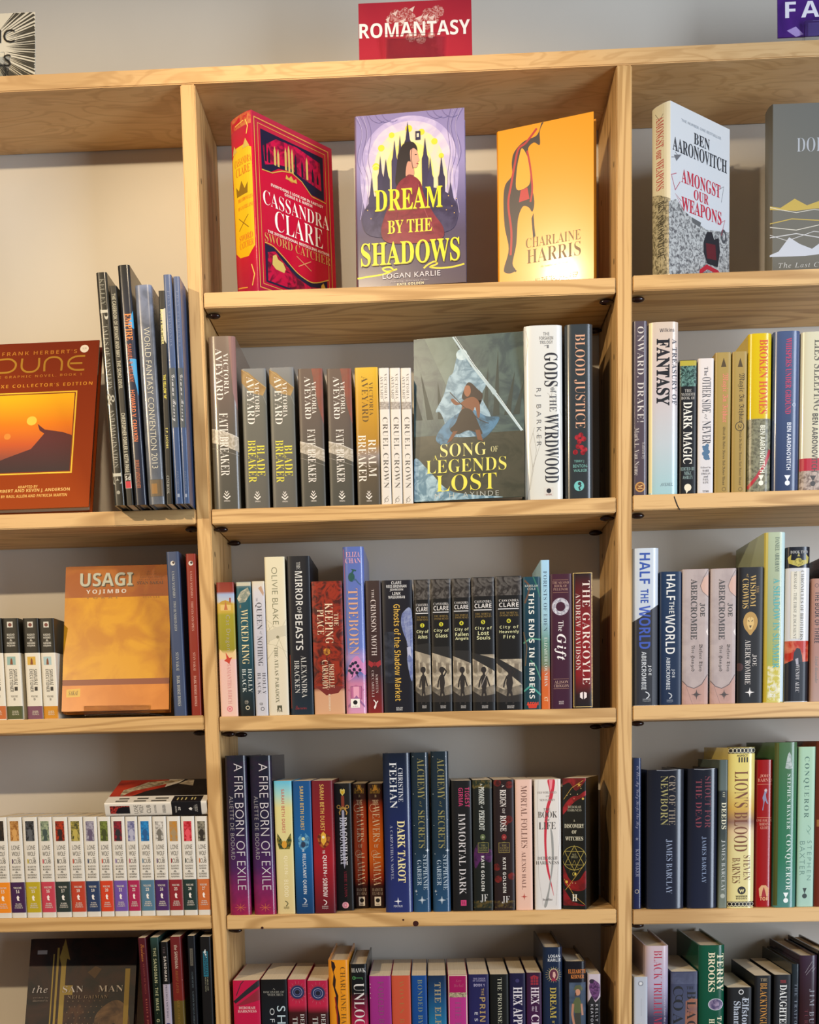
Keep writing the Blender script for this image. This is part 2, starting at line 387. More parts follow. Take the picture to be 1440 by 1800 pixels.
def print_panel(pn, items, pos, w, h, ct, U, curved, parent):
    art = [i for i in items if i[0] != 't']; txt = [i for i in items if i[0] == 't']; base = 0.0
    for nm, sel in (('_artwork', art), ('_lettering', txt)):
        ex = [extent(i, w, h, ct, U) for i in sel]; lab = list(range(len(sel)))
        for i in range(len(sel)):           # printed runs that lie apart are parts of their own
            for j in range(i):
                a, b = ex[i], ex[j]; gx = max(0, a[0] - b[1], b[0] - a[1]); gy = max(0, a[2] - b[3], b[2] - a[3])
                if math.hypot(gx, gy) < .017 and lab[i] != lab[j]:
                    o, n = lab[i], lab[j]; lab = [n if q == o else q for q in lab]
        top = base
        for k in sorted(set(lab)):
            idx = [i for i in range(len(sel)) if lab[i] == k]
            bm, ms, top_ = panel_bm([sel[i] for i in idx], pos, w, h, ct, U, curved, base); top = max(top, top_); from_bm(pn + nm, bm, ms, parent)
        base = top
def flatten(items):
    o = []
    for i in items:
        if isinstance(i, list): o += flatten(i)
        else: o.append(i)
    return o
def prepare():                              # dimensions of every book, then all lettering in two passes
    uses = []
    for B in BK:
        z = SZ[B['row']] + B.get('dz', 0) if B['kind'] == 's' else SZ[B['row']]
        if B['kind'] == 's':
            B['items'] = flatten(B['items']); r = B['r']
            hard = B['k'] == 'h'
            xm = (B['xl'] + B['xr']) / 2
            yb = pix((at(xm, 1000, r).x, r, z))[1]
            yref = B['yr'] or yb
            x0 = at(B['xl'], yref, r).x; x1 = at(B['xr'], yref, r).x
            if B['xt'] is None: xtm = at(xm, yref, r).x
            else: xtm = at(B['xt'], B['yt'], r).x + (x1 - x0) / 2
            # height: top edge at the pixel row yt
            zt = at(pix((xtm, r, z + .2))[0], B['yt'], r).z
            lean = 0
            if B['xt'] is not None:
                dzr = (at(B['xl'], yref, r).z - z) if B['yr'] else 0
                lean = math.atan((x0 + 0 - at(B['xt'], B['yt'], r).x) / (zt - z - dzr))
                if B['yr']: x0 += math.tan(lean) * dzr; x1 += math.tan(lean) * dzr
            B['pos'] = ((x0 + x1) / 2, r, z); B['w'] = x1 - x0 - .0005; B['h'] = (zt - z) / math.cos(lean); B['lean'] = lean
            B['dd'] = B['d'] or (.150 if hard else .130)
            if B['dd'] + r > DEP - .002: B['dd'] = DEP - .002 - r
            ybt = yb; B['ct'] = (lambda yt_, yb_: (lambda y: (y - yt_) / (yb_ - yt_)))(B['yt'], ybt)
            groups = [('items', B['w'], B['h'], B['ct'])]
        else:
            B['front'] = flatten(B['front']); B['spine'] = flatten(B['spine'])
            l_ = math.radians(B['lean']); lift = B['t'] * math.sin(l_) + B['lift']; B['h'] -= lift / math.cos(l_)
            B['pos'] = (B['X0'], B['Y0'], z + lift + .0002)
            B['ct'] = lambda y: y
            groups = [('front', B['w'], B['h'], B['ct']), ('spine', B['t'], B['h'], B['ct'])]
        for gname, w, h, ct in groups:
            for i, it in enumerate(B[gname]):
                if it[0] == 't':
                    run, cap = ((ct(it[5]) - ct(it[4])) * h, (it[3] - it[2]) * w)
                    if not it[8]: run, cap = cap, run
                    uses.append((B[gname], i, run / max(cap, 1e-6)))
    nat = batch(sorted({(l[i][1], l[i][7], 1.0) for l, i, _ in uses}))
    keys = set()
    for l, i, asp in uses:
        it = l[i]; k0 = (it[1], it[7], 1.0)
        if k0 not in nat: continue
        ra = asp / nat[k0][2]; sp = 1.0
        if ra > 1.12 and len(it[1]) > 1: sp = round(min(1.8, 1 + (ra - 1) * .6), 1)
        k = (it[1], it[7], sp); keys.add(k); l[i] = it + (k,)
    GL.update(batch(sorted(keys)))
def inside(name, w, h, d, b, hard, parent, M=None):
    bm = bmesh.new(); th = .0026 if hard else .0007; iz = .0035 if hard else .0002
    box(bm, -w / 2 + th, w / 2 - th, b + th + (.002 if hard else 0), d - (.004 if hard else .0004), iz if hard else .0004, h - iz)
    if M: bmesh.ops.transform(bm, matrix=M, verts=bm.verts)
    return from_bm(name, bm, PAPER, parent)
def build_books():
    for B in BK:
        hard = B['k'] == 'h'
        rough = B['rough'] if B['rough'] is not None else (.24 if hard else .42)
        mat = cmat(B['g'], rough, B['m'], .3 if hard and rough < .4 else 0.0)
        ART[0] = max(.34, min(.6, rough + .02))
        h = B['h']; nm = 'hardcover_book' if hard else 'paperback_book'
        if B['kind'] == 's':
            w = B['w']; b, p = ((min(.0045, w * .14), 5.0) if hard else (.0014, 9))
            t = thing(nm, B['label'], 'book', (B['pos'][0], B['pos'][1], B['pos'][2] + .0002 + abs(math.sin(B['lean'])) * w / 2), (0, -B['lean'], math.radians(B['yaw'])), ROWN[B['row']])
            cover_mesh('cover', w, h, B['dd'], b, p, .0024 if hard else .0006, mat, t)
            inside('pages', w, h, B['dd'], b, hard, t)
            pan = [('spine', B['items'], (lambda w, h, b, p: lambda s, tt, off: ((s - .5) * w, prof(s, b, p) - off, h * (1 - tt)))(w, h, b, p), w, True)]
            U = .00083
        else:
            w, th = B['w'], B['t']; b, p = ((.0035, 3.0) if hard else (.001, 9))
            t = thing(nm, B['label'], 'book', B['pos'], (-math.radians(B['lean']), 0, math.radians(B['yaw'])), ROWN[B['row']])
            M = Matrix(((0, 1, 0, 0), (-1, 0, 0, th / 2), (0, 0, 1, 0), (0, 0, 0, 1)))
            cover_mesh('cover', th, h, w, b, p, .0024 if hard else .0007, mat, t, M)
            inside('pages', th, h, w, b, hard, t, M)
            pan = [('cover', B['front'], (lambda w, h: lambda s, tt, off: (s * w, -off, h * (1 - tt)))(w, h), w, False),
                   ('spine', B['spine'], (lambda th, h, b, p: lambda s, tt, off: (prof(s, b, p) - off, th * (1 - s), h * (1 - tt)))(th, h, b, p), th, True)]
            U = .001
        for pn, items, pos, pw, curved in pan: print_panel(pn, items, pos, pw, h, B['ct'], U, curved, t)

# ------------------------------------------------------------------ the books, bay by bay (pixel extents are measured on the photograph)
# top compartment, middle bay: three hardcovers facing out
gold = '#c8a24a'
face('M1', -.2119, .0023, 48, .8, .1553, .2412, .0455, 'crimson hardcover turned sideways, its gold and red spine showing, left of the top display', [(0, '#a83048'), (.2, '#c01c3c'), (.8, '#b81838'), (1, '#a02040')], [
    FR(.05, .95, .03, .97, 1.2, gold), FR(.09, .91, .055, .945, .8, gold), FR(.06, .94, .04, .96, .5, '#7a1830'),
    P([(.12, .08), (.88, .08), (.88, .33), (.7, .325), (.6, .27), (.45, .245), (.32, .26), (.22, .30), (.12, .30)], '#1c1a38'),
    P([(.16, .27), (.14, .17), (.3, .1), (.55, .09), (.84, .12), (.85, .28), (.6, .25), (.45, .225), (.3, .24)], ('#c01a48', (60, .8, '#5a1234', 2.0))),
    [P([(x, .25), (x, y), (x + .012, y - .03), (x + .024, y), (x + .024, .25)], c) for x, y, c in ((.16, .16, '#16142c'), (.2, .19, '#16142c'), (.27, .17, '#c8b060'), (.31, .18, '#c8b060'), (.4, .15, '#c8b060'), (.44, .13, '#c8b060'), (.48, .14, '#c8b060'), (.52, .16, '#16142c'), (.6, .18, '#16142c'), (.66, .15, '#c8b060'), (.73, .2, '#16142c'), (.79, .22, '#16142c'))],
    L([(.12, .305), (.24, .30), (.36, .265), (.48, .25), (.6, .275), (.72, .335), (.9, .34)], 1.4, gold),
    D(.47, .295, 5, '#c86a30', .6), P([(.4, .3), (.41, .275), (.44, .29), (.47, .27), (.5, .29), (.53, .275), (.54, .3)], gold),
    P([(.12, .715), (.22, .72), (.34, .76), (.5, .82), (.65, .845), (.75, .835), (.88, .80), (.88, .93), (.12, .93)], '#1c1a38'),
    P([(.15, .76), (.24, .74), (.34, .785), (.5, .845), (.66, .87), (.84, .85), (.86, .92), (.14, .92)], ('#b81840', (60, .85, '#3a1028', 2.0))),
    P([(.2, .82), (.21, .77), (.25, .755), (.27, .78), (.33, .79), (.36, .82), (.34, .845), (.24, .84)], '#c8b060'), P([(.8, .9), (.8, .84), (.83, .82), (.86, .85), (.86, .9)], '#c8a040'),
    LS([(.12, .71), (.22, .715), (.34, .755), (.5, .815), (.65, .84), (.75, .83), (.9, .79)], 1.4, gold), L([(.5, .72), (.68, .775)], 1.2, '#d09060'), L([(.68, .72), (.52, .775)], 1.2, '#d09060'),
    Z('EVERYTHING I LOOK FOR IN FANTASY', .22, .86, .362, .378, '#f0dcd0', 'B'), Z('GEORGE R. R. MARTIN', .38, .72, .384, .40, '#f0dcd0', 'B'),
    Z('CASSANDRA', .12, .93, .415, .495, '#f6eee6', 'r'), Z('CLARE', .25, .84, .505, .62, '#f6eee6', 'r'),
    Z('THE INTERNATIONAL BESTSELLING AUTHOR', .16, .92, .632, .648, '#f0dcd0', 'B'), Z('SWORD CATCHER', .12, .93, .653, .703, '#c89a58', 'r')],
    [Q(.02, .98, .0, .07, ('#b02838', (90, .7, '#c88a50'))), P([(.05, .22), (.3, .17), (.7, .17), (.96, .2), (.96, .74), (.7, .79), (.3, .78), (.05, .74)], [(0, '#d8b030'), (.3, '#e0c030'), (.7, '#e8b81c'), (1, '#d8a020')]),
     L([(.78, .04), (.86, .08), (.8, .12)], 1.5, '#e0c060'), L([(.3, .05), (.7, .04)], 1.2, '#e0c060'), L([(.8, .84), (.9, .9), (.8, .96)], 1.5, '#e0c060'), L([(.1, .94), (.6, .96)], 1.4, '#d8a040'),
     Z('CASSANDRA', .2, .95, .235, .275, '#d06830', 'r'), Z('CLARE', .25, .9, .285, .33, '#d06830', 'r'), P([(.25, .44), (.22, .38), (.36, .41), (.5, .36), (.64, .41), (.78, .38), (.76, .44)], '#8a6a20'),
     Z('THE CHRONICLES', .3, .95, .455, .475, '#d06830', 'r'), Z('OF CASTELLANE', .3, .95, .50, .52, '#d06830', 'r'), L([(.3, .56), (.75, .63)], 1.2, '#8a6a20'), L([(.75, .56), (.3, .63)], 1.2, '#8a6a20'),
     Z('SWORD', .3, .9, .66, .695, '#d06830', 'r'), Z('CATCHER', .3, .92, .70, .735, '#d06830', 'r'), P([(.1, .2), (.2, .15), (.35, .19)], '#c8b060'), P([(.6, .19), (.75, .14), (.9, .19)], '#c8b060')])
face('M1', -.0741, .0159, -4.2, 5.0, .1553, .2424, .030, 'lilac and grey hardcover with large curly yellow title, centre of the top display', [(0, '#8a80ac'), (.3, '#968cb8'), (.55, '#6a6284'), (.7, '#5c5266'), (1, '#62565c')], [
    S([(.5, .02), (.76, .07), (.91, .2), (.94, .4), (.85, .6), (.5, .66), (.15, .6), (.06, .4), (.09, .2), (.24, .07)], ('#a89cc8', (30, .8, '#c4b8d8', 1.5))), S([(.5, .05), (.74, .1), (.87, .24), (.89, .42), (.8, .58), (.5, .62), (.2, .58), (.11, .42), (.13, .24), (.26, .1)], ('#c0b4d0', (30, .8, '#d8ccd4', 1.5))),
    S([(.5, .10), (.7, .14), (.81, .27), (.82, .46), (.5, .56), (.18, .46), (.19, .27), (.3, .14)], ('#d4c8b8', (26, .8, '#e4d890', 1.2))), S([(.5, .17), (.66, .22), (.72, .36), (.66, .5), (.34, .5), (.28, .36), (.34, .22)], ('#e0d488', (40, .7, '#ece078', 1.0))),
    [D(x, y, r, '#dccc3c') for x, y, r in ((.345, .125, 4), (.5, .095, 5), (.615, .12, 4.4), (.25, .195, 4.6), (.73, .18, 4.4), (.2, .30, 5), (.79, .265, 3.6))], O(.2, .315, 5, .6, '#ece4b0'),
    [LS([(x0, 0), (x0 + dx, .1), (x0 + dx * .3, .25), (x0 + dx * 1.2, .4), (x0 + dx * .5, .6)], .45, c) for x0, dx, c in ((.01, .07, '#665e92'), (.03, .05, '#bcb2d8'), (.06, .06, '#665e92'), (.085, .04, '#b4aad0'), (.12, .04, '#665e92'), (.99, -.07, '#665e92'), (.97, -.05, '#bcb2d8'), (.94, -.06, '#665e92'), (.91, -.04, '#b4aad0'), (.88, -.03, '#665e92'))], [LS([(x0, 0), (x0 + .03, .03), (x0 + .09, .05), (x0 + .14, .04)], .45, '#665e92') for x0 in (.14, .2, .26, .66, .72, .8)],
    [P([(x - ww, .55), (x - ww, y + .12), (x - ww * .6, y + .10), (x, y), (x + ww * .6, y + .10), (x + ww, y + .12), (x + ww, .55)], c) for x, y, ww, c in ((.16, .36, .03, '#3a3456'), (.24, .24, .026, '#342e4e'), (.29, .26, .035, '#2e2a48'), (.37, .155, .028, '#3a3456'), (.42, .13, .024, '#342e4e'), (.49, .055, .03, '#2e2a48'), (.645, .155, .03, '#342e4e'), (.69, .27, .028, '#3a3456'), (.79, .27, .03, '#2e2a48'), (.87, .42, .045, '#3a3456'))],
    S([(.12, .52), (.26, .45), (.5, .43), (.74, .45), (.9, .52), (.93, .63), (.8, .71), (.2, .71), (.07, .62)], ('#38324e', (40, .8, '#4c4664', 1.5))), Q(.56, .605, .115, .165, '#2e2a48'), Q(.572, .592, .128, .15, '#d0c8b0'), [D(x, y, .7, '#d8b060') for x, y in ((.12, .55), (.88, .56), (.85, .5), (.9, .6), (.83, .58), (.15, .6), (.92, .52))],
    S([(.375, .40), (.385, .33), (.40, .26), (.435, .195), (.49, .172), (.545, .18), (.575, .215), (.565, .27), (.53, .33), (.53, .40), (.47, .43), (.41, .44)], '#261c22'), S([(.51, .23), (.54, .212), (.572, .228), (.585, .26), (.592, .285), (.578, .292), (.575, .315), (.55, .325), (.52, .30)], '#d09a84'), S([(.485, .29), (.53, .30), (.545, .35), (.53, .38), (.47, .375)], '#c48e78'), Q(.566, .584, .299, .304, '#a03a44'), Q(.553, .57, .247, .252, '#3c2a2c'), LS([(.53, .2), (.52, .26), (.535, .33)], .8, '#261c22'),
    S([(.34, .50), (.40, .41), (.47, .375), (.535, .372), (.60, .41), (.64, .5), (.72, .6), (.80, .68), (.78, .745), (.55, .76), (.3, .745), (.24, .68), (.28, .58)], ('#84343f', (34, .7, '#64242f', 1.8))), LS([(.47, .375), (.5, .365), (.54, .372)], 1.6, '#6c2832'), LS([(.42, .42), (.40, .55), (.36, .7)], .6, '#5c2029'), LS([(.58, .42), (.63, .56), (.72, .7)], .6, '#a04c54'),
    LS([(.02, .94), (.12, .933), (.25, .925), (.34, .905), (.31, .885), (.25, .892), (.29, .91), (.38, .9)], 2.2, '#e4d430'), LS([(.62, .905), (.66, .885), (.72, .87), (.74, .885), (.68, .9), (.76, .91), (.88, .908), (.985, .895)], 2.4, '#d8c43c'),
    Z('DREAM', .19, .80, .44, .565, '#7a6c20', 'S'), Z('DREAM', .185, .795, .437, .56, '#e8dc30', 'S'), Z('BY THE', .30, .70, .62, .695, '#dcd040', 'S'), Z('SHADOWS', .06, .95, .745, .88, '#7a6c20', 'S'), Z('SHADOWS', .055, .945, .741, .875, '#e8dc30', 'S'), Z('LOGAN KARLIE', .25, .77, .925, .955, '#d4ccd0', 'n'), Z('Stunning, delicious debut', .32, .66, .968, .98, '#c8c0c4', 'i'), Z('KATE GOLDEN', .38, .62, .984, .998, '#dcd0a8', 'B')])
face('M1', .1261, .0557, -18, .5, .1389, .2238, .022, 'bright orange hardcover with a black and red figure drip, right of the top display', [(0, '#e09418'), (1, '#e89c18')], [
    S([(.48, .002), (.43, .07), (.3, .09), (.2, .14), (.17, .2), (.17, .28), (.1, .33), (.08, .42), (.09, .58), (.13, .72), (.08, .83), (.09, .86), (.15, .87), (.2, .855), (.17, .81), (.21, .7), (.23, .55), (.28, .48), (.34, .49), (.38, .52), (.40, .46), (.37, .34), (.36, .22), (.34, .14), (.4, .11), (.46, .13), (.46, .05), (.5, .0)], '#2c2024'),
    S([(.28, .13), (.34, .2), (.36, .3), (.34, .36), (.22, .37), (.22, .26), (.25, .17)], '#e89c18'),
    LS([(.43, .03), (.32, .1), (.24, .13), (.2, .22), (.16, .34), (.13, .45), (.16, .62), (.15, .76)], 3.0, '#a81c24'), LS([(.33, .15), (.36, .25), (.38, .38), (.36, .46)], 2.6, '#a81c24'), P([(.26, .38), (.33, .37), (.35, .44), (.24, .45)], '#b02028'),
    P([(.37, .56), (.39, .53), (.40, .62), (.41, .67), (.385, .68)], '#2c2024'), D(.2, .86, 1.5, '#2c2024'),
    Z('CHARLAINE', .31, .87, .675, .735, '#7a5a1c', 'r'), Z('HARRIS', .32, .87, .745, .83, '#6a4c18', 'r'), Z('the number one bestseller', .46, .74, .85, .865, '#e8b040', 'i'), Z('ALL THE DEAD SHALL WEEP', .4, .84, .925, .955, '#d07818', 'n')], rough=.3)
# top compartment, right bay
face('R1', .3590, -.0002, 38.8, .3, .1331, .2256, .0315, 'white illustrated hardcover with curly red title, spine turned to the left', [(0, '#ccd0d2'), (.6, '#c8ccd0'), (1, '#b8bcbe')], [
    P([(0, .58), (.12, .55), (.25, .6), (.4, .63), (.6, .66), (.8, .64), (1, .62), (1, 1), (0, 1)], ('#b4b6b4', (210, .9, '#4c4c50', 1.0))),
    P([(.56, .74), (.62, .67), (.7, .66), (.74, .7), (.82, .68), (.84, .76), (.8, .86), (.62, .86), (.56, .8)], '#26262c'), P([(.6, .74), (.76, .73), (.78, .82), (.62, .83)], '#5a2028'), O(.9, .66, 5, 3, '#4a4c50', 1.5),
    L([(.5, 1.0), (.52, .92), (.62, .88), (.8, .89), (.95, .95)], 6, '#b02838'), P([(.36, .62), (.52, .63), (.5, .66), (.38, .65)], '#5c5e60'),
    L([(.04, .32), (.16, .3), (.1, .28)], .8, '#555558'), P([(.08, .3), (.2, .28), (.12, .33)], '#6a6c70'), L([(.12, .4), (.04, .42), (.1, .5), (.18, .44)], .9, '#b04858'), L([(.78, .4), (.9, .36), (.86, .46)], .7, '#55585c'), L([(.2, .55), (.1, .52), (.24, .6), (.26, .54)], .9, '#b04858'), L([(.8, .6), (.92, .56), (.86, .66)], .9, '#b04858'),
    Z('THE NUMBER ONE BESTSELLER', .2, .85, .072, .088, '#98a0a8', 'n'), Z('BEN', .4, .66, .12, .185, '#34383e', 'S'), Z('AARONOVITCH', .06, .95, .195, .275, '#34383e', 'S'),
    Z('AMONGST', .2, .84, .36, .44, '#b82c40', 'S'), Z('OUR', .4, .64, .45, .51, '#b82c40', 'S'), Z('WEAPONS', .2, .86, .52, .60, '#b82c40', 'S')],
    [Q(.0, 1, .0, 1, [(0, '#d0ccb4'), (1, '#ccc8b0')]), P([(0, .5), (.5, .52), (1, .56), (1, 1), (0, 1)], ('#b0aa90', (210, .9, '#4c4838', 1.0))), V('AMONGST our WEAPONS', .3, .72, .07, .49, '#b05050', 'S'), V('BEN AARONOVITCH', .4, .74, .56, .88, '#3c3a34', 'S'), L([(.25, .04), (.5, .09), (.7, .06)], .9, '#8a8474')])
face('R1', .5068, .0361, .9, 1.5, .1223, .2357, .0315, 'grey hardcover with gold and silver ridge lines at the right frame edge', [(0, '#74746e'), (1, '#6c6a62')], [
    P([(0, .58), (.12, .59), (.28, .54), (.42, .58), (.6, .55), (1, .57), (1, .60), (.5, .6), (.3, .61), (0, .60)], '#b8a050'), L([(0, .7), (.3, .72), (.6, .69), (1, .7)], 1.0, '#c8c4b8'), L([(0, .68), (.25, .655), (.6, .67), (1, .65)], 1.3, '#b8a050'),
    P([(0, .86), (.1, .84), (.22, .76), (.34, .80), (.48, .83), (.62, .78), (1, .8), (1, .84), (.4, .87), (0, .87)], '#b8bcc4'), L([(0, .76), (.3, .74), (.6, .77), (1, .75)], 1.2, '#c0c0c0'), L([(0, .745), (.2, .78), (.5, .73), (1, .77)], .8, '#c0c0c0'), L([(0, .585), (0.1, .6), (.3, .62), (.5, .605), (.7, .62), (1, .6)], .8, '#d0ccc0'),
    Z('DOLL', .3, .7, .195, .275, '#b0b4b8', 'r'), Z('The Last Chronicle', .1, .9, .905, .935, '#b8b8b4', 'i'), Z('THOMAS COVENANT', .1, .95, .95, .975, '#b0b0ac', 'n')],
    [Q(.0, 1, .0, 1, [(0, '#6c685c'), (1, '#6e6a5c')])])

# upper shelf of the left bay
face('L2', -.6425, -.0023, -1.3, 19.2, .182, .2794, .018, 'large rust orange book leaning back at the left, framed sunset picture, round white sticker', [(0, '#76300f'), (.5, '#8a3a12'), (1, '#984418')], [
    Q(.145, .845, .305, .80, '#7a3412'), FR(.15, .84, .31, .795, 2.2, '#e0b838'), Q(.165, .825, .32, .785, [(0, '#e8c020'), (.34, '#e8b020'), (.5, '#dc7c20'), (.62, '#c05a30'), (.72, '#7a4a40'), (.8, '#4a3c3c')]),
    D(.49, .48, 7.5, '#e8c048'), D(.30, .57, 5, '#d88838'), P([(.165, .74), (.3, .70), (.5, .65), (.6, .56), (.56, .54), (.54, .50), (.6, .535), (.75, .555), (.825, .575), (.825, .785), (.165, .785)], [(0, '#6a3c38'), (.6, '#5c3434'), (.8, '#3c3434')]),
    Z("FRANK HERBERT'S", .2, .82, .052, .075, '#b8782c', 'b'), [LS(q, 3.0, '#a87c28') for q in ([(.15, .10), (.26, .095), (.31, .115), (.32, .14), (.30, .165), (.25, .178), (.15, .178)], [(.37, .095), (.37, .15), (.40, .175), (.44, .18), (.48, .175), (.51, .15), (.51, .095)], [(.56, .18), (.56, .125), (.59, .10), (.63, .094), (.67, .10), (.70, .125), (.70, .18)], [(.89, .095), (.81, .097), (.765, .115), (.755, .138), (.765, .16), (.81, .178), (.89, .18)], [(.77, .138), (.87, .138)])], Z('THE GRAPHIC NOVEL, BOOK 1', .12, .87, .2, .217, '#b8782c', 'b'), Z("DELUXE COLLECTOR'S EDITION", .06, .965, .255, .275, '#d09030', 'b'),
    Z('ADAPTED BY', .42, .58, .865, .88, '#e0b060', 'B'), Z('BRIAN HERBERT AND KEVIN J. ANDERSON', .1, .84, .885, .908, '#e0b468', 'B'), Z('ILLUSTRATED BY RAUL ALLEN AND PATRICIA MARTIN', .1, .82, .918, .935, '#e0b060', 'B'), D(.88, .05, 6.5, '#e0d8d0'), Z('18.99', .865, .898, .042, .056, '#a09890', 'n')], rough=.25)
gn = dict(r=-.035, d=.19)
book('L2', 200.5, 219.4, 479, 'tall slim dark grey book leaning left, first spine right of the rust orange book', '#34322c', [V('KELLEY', .3, .7, 490, 536, '#77766a', 'r'), V('P', .15, .85, 541, 561, '#b0aea0', 'r'), V('TALES OF MYSTERY', .3, .72, 570, 684, '#85847a', 'r'), V('&', .15, .85, 690, 712, '#9a988c', 'i'), V('AND IMAGINATION', .3, .72, 718, 822, '#85847a', 'r'), V('E', .1, .9, 828, 852, '#b0aea0', 'r'), D(.5, 866, 3, '#8a887c')], 'h', xt=168, **gn)
book('L2', 222, 235, 502.5, 'thin black spine with condensed cream lettering and a small red and black sticker', '#1e1e18', [V('THE CASEBOOK OF BRYANT AND MAY - THE SOHO DEVIL', .25, .75, 516, 682, '#b4b09c', 'b'), V('CHRISTOPHER FOWLER & KEITH PAGE', .25, .8, 725, 830, '#c4c0ac', 'b'), FR(.1, .9, 833, 858, .8, '#c8c4bc'), Q(.12, .88, 846, 858, '#b82838'), Z('S-d', .2, .8, 836, 844, '#d8d4cc', 'B')], xt=191.7, **gn)
book('L2', 236.5, 257.5, 466, 'tallest graphic novel spine, navy with orange lettering and blue shapes', [(0, '#2c2c2a'), (.3, '#303444'), (1, '#2a2e3a')], [P([(.55, 570), (1, 545), (1, 577)], '#3a94c8'), P([(.45, 628), (1, 630), (1, 694)], '#3a94c8'), Q(0, .14, 466, 885, '#1c1c1a'), V('EMPIRE', .3, .85, 550, 597, '#e08038', 'S'), V('SAMUEL R. DELANY', .34, .7, 603, 670, '#b85c34', 'b'), V('HOWARD V. CHAYKIN', .34, .7, 684, 775, '#d8703c', 'b'), V('BERKLEY/WINDHOVER', .3, .65, 808, 858, '#a85c38', 'b')], 'h', xt=206, **gn)
book('L2', 261, 290, 501, 'thick mottled blue grey convention souvenir book with long cream lettering', [(0, '#7c86a0'), (.25, '#686c76'), (1, '#5c626c')], [Q(.15, .95, 843, 873, '#5a4c38'), Q(.25, .6, 850, 868, '#86602c'), FR(.15, .95, 843, 873, .7, '#3a3a3c'), V('WORLD FANTASY CONVENTION 2013', .38, .74, 575, 823, '#ccc8b4', 'l')], 'h', xt=236, m=(45, .5, '#3c4048'), **gn)
book('L2', 292, 304, 511, 'thin black comic album spine with yellow lettering on a white patch', '#16181a', [P([(.3, 545), (.95, 541), (.95, 603), (.6, 597)], '#c0bca8'), V('BLAKE & MORTIMER', .2, .55, 543, 604, '#e0d890', 'B'), V('THE YELLOW "M"', .25, .65, 657, 700, '#d8cc50', 'B'), V('E.P. JACOBS', .25, .65, 751, 787, '#d8cc70', 'b'), V('CINEBOOK', .2, .6, 836, 868, '#a0a098', 'r')], xt=278, **gn)
for xl_, xr_, xt_, yt_, lb in ((307.8, 321.8, 286.5, 482.5, 'left one of two slim blue hardcovers with white script, beside the black comic spine'), (322.2, 333.6, 304, 486, 'right one of two slim blue hardcovers with white script, against the upright')):
    book('L2', xl_, xr_, yt_, lb, [(0, '#5c6a8c'), (.4, '#46587e'), (1, '#3c5076')], [Q(.05, .95, 645, 750, '#384450'), V('POSY SIMMONDS', .4, .7, 511, 607, '#68789a', 'r'), V('Gemma Bovery', .2, .8, 657, 739, '#d0d4dc', 'C'), V('PANTHEON', .4, .65, 828, 862, '#62728c', 'r'), Q(.35, .65, 868, 874, '#8492aa')], 'h', xt=xt_, **gn)

# second shelf, middle bay
W1 = '#e4dcd4'
def fate(pb, tops):
    y0, y1, y2, y3, y4, y5 = tops
    return [P([(0, y4), (.5, y4 + 6), (1, y4 + 16), (1, y5 + 4), (.5, y5 - 6), (0, y5 - 14)], ('#989080', (120, .8, '#c8c0b4', 2))), L([(0, y4), (.5, y4 + 6), (1, y4 + 16)], 1.0, '#c8c4bc'), L([(0, y5 - 4), (1, y5 + 10)], .6, '#8c8880'),
            V('AVEYARD', .25, .5, y0, y1, W1, 'r'), V('VICTORIA', .54, .72, y0 + 9, y1 - 9, W1, 'r'), V('FATE BREAKER', .32, .64, y2, y3, W1, 'r')] + orion(.5, 874, W1)
book('M2', 376, 423.5, 591, 'tall thick grey brown hardcover at the left end, white lettering over a silver blade', [(0, '#7c6c60'), (.3, '#70625a'), (.6, '#5c5850'), (1, '#54524a')], [P([(.75, 591), (1, 591), (1, 720), (.86, 690)], '#84605a'), fate(0, (612, 702, 725, 836, 752, 790))], 'h', d=.152)
for xl_, xr_, yt_, lb in ((431.7, 474.9, 648, 'grey paperback with yellow title lettering, second spine from the left upright'), (480, 523.2, 646, 'grey paperback with yellow title lettering, third spine from the left upright')):
    book('M2', xl_, xr_, yt_, lb, [(0, '#787a7c'), (.25, '#62625a'), (1, '#5a5852')], [P([(0, 649), (.3, 655), (1, 682), (.86, 696), (.35, 690), (0, 672)], ('#8a6c40', (80, .7, '#a88c5c'))), L([(0, 649), (1, 682)], .7, '#b09868'), L([(.86, 696), (1, 712)], .7, '#88867c'), V('AVEYARD', .2, .5, 662, 745, W1, 'r'), V('VICTORIA', .53, .71, 672, 733, W1, 'r'), V('BREAKER', .18, .5, 773, 848, '#dcd040', 'r'), V('BLADE', .54, .86, 782, 837, '#dcd040', 'r'), orion(.5, 875, W1)])
for xl_, xr_, lb in ((530.2, 573.4, 'brown grey paperback with white title and silver blade, fourth spine from the left upright'), (580.3, 623.3, 'brown grey paperback with white title and silver blade, left of the yellow topped paperback')):
    book('M2', xl_, xr_, 648, lb, [(0, '#5c4c44'), (.4, '#5a504a'), (.7, '#4e4c44'), (1, '#484842')], [P([(.55, 648), (1, 648), (1, 745), (.8, 715)], ('#844a3c', (60, .6, '#6c4a40'))), fate(1, (662, 736, 754, 848, 775, 808))])
book('M2', 629, 669.6, 646, 'paperback with a yellow upper half and brown lower half, left of three thin white spines', [(0, '#d0aa30'), (.25, '#c09028'), (.55, '#a47a2c'), (.64, '#8c8078'), (.72, '#5c5040'), (1, '#4e483c')], [V('AVEYARD', .28, .56, 661, 741, '#5c4418', 'r'), V('VICTORIA', .6, .77, 672, 730, '#5c4418', 'r'), V('BREAKER', .08, .42, 764, 847, '#e8dcd0', 'r'), V('REALM', .52, .86, 772, 838, '#e8dcd0', 'r'), orion(.5, 874, W1)])
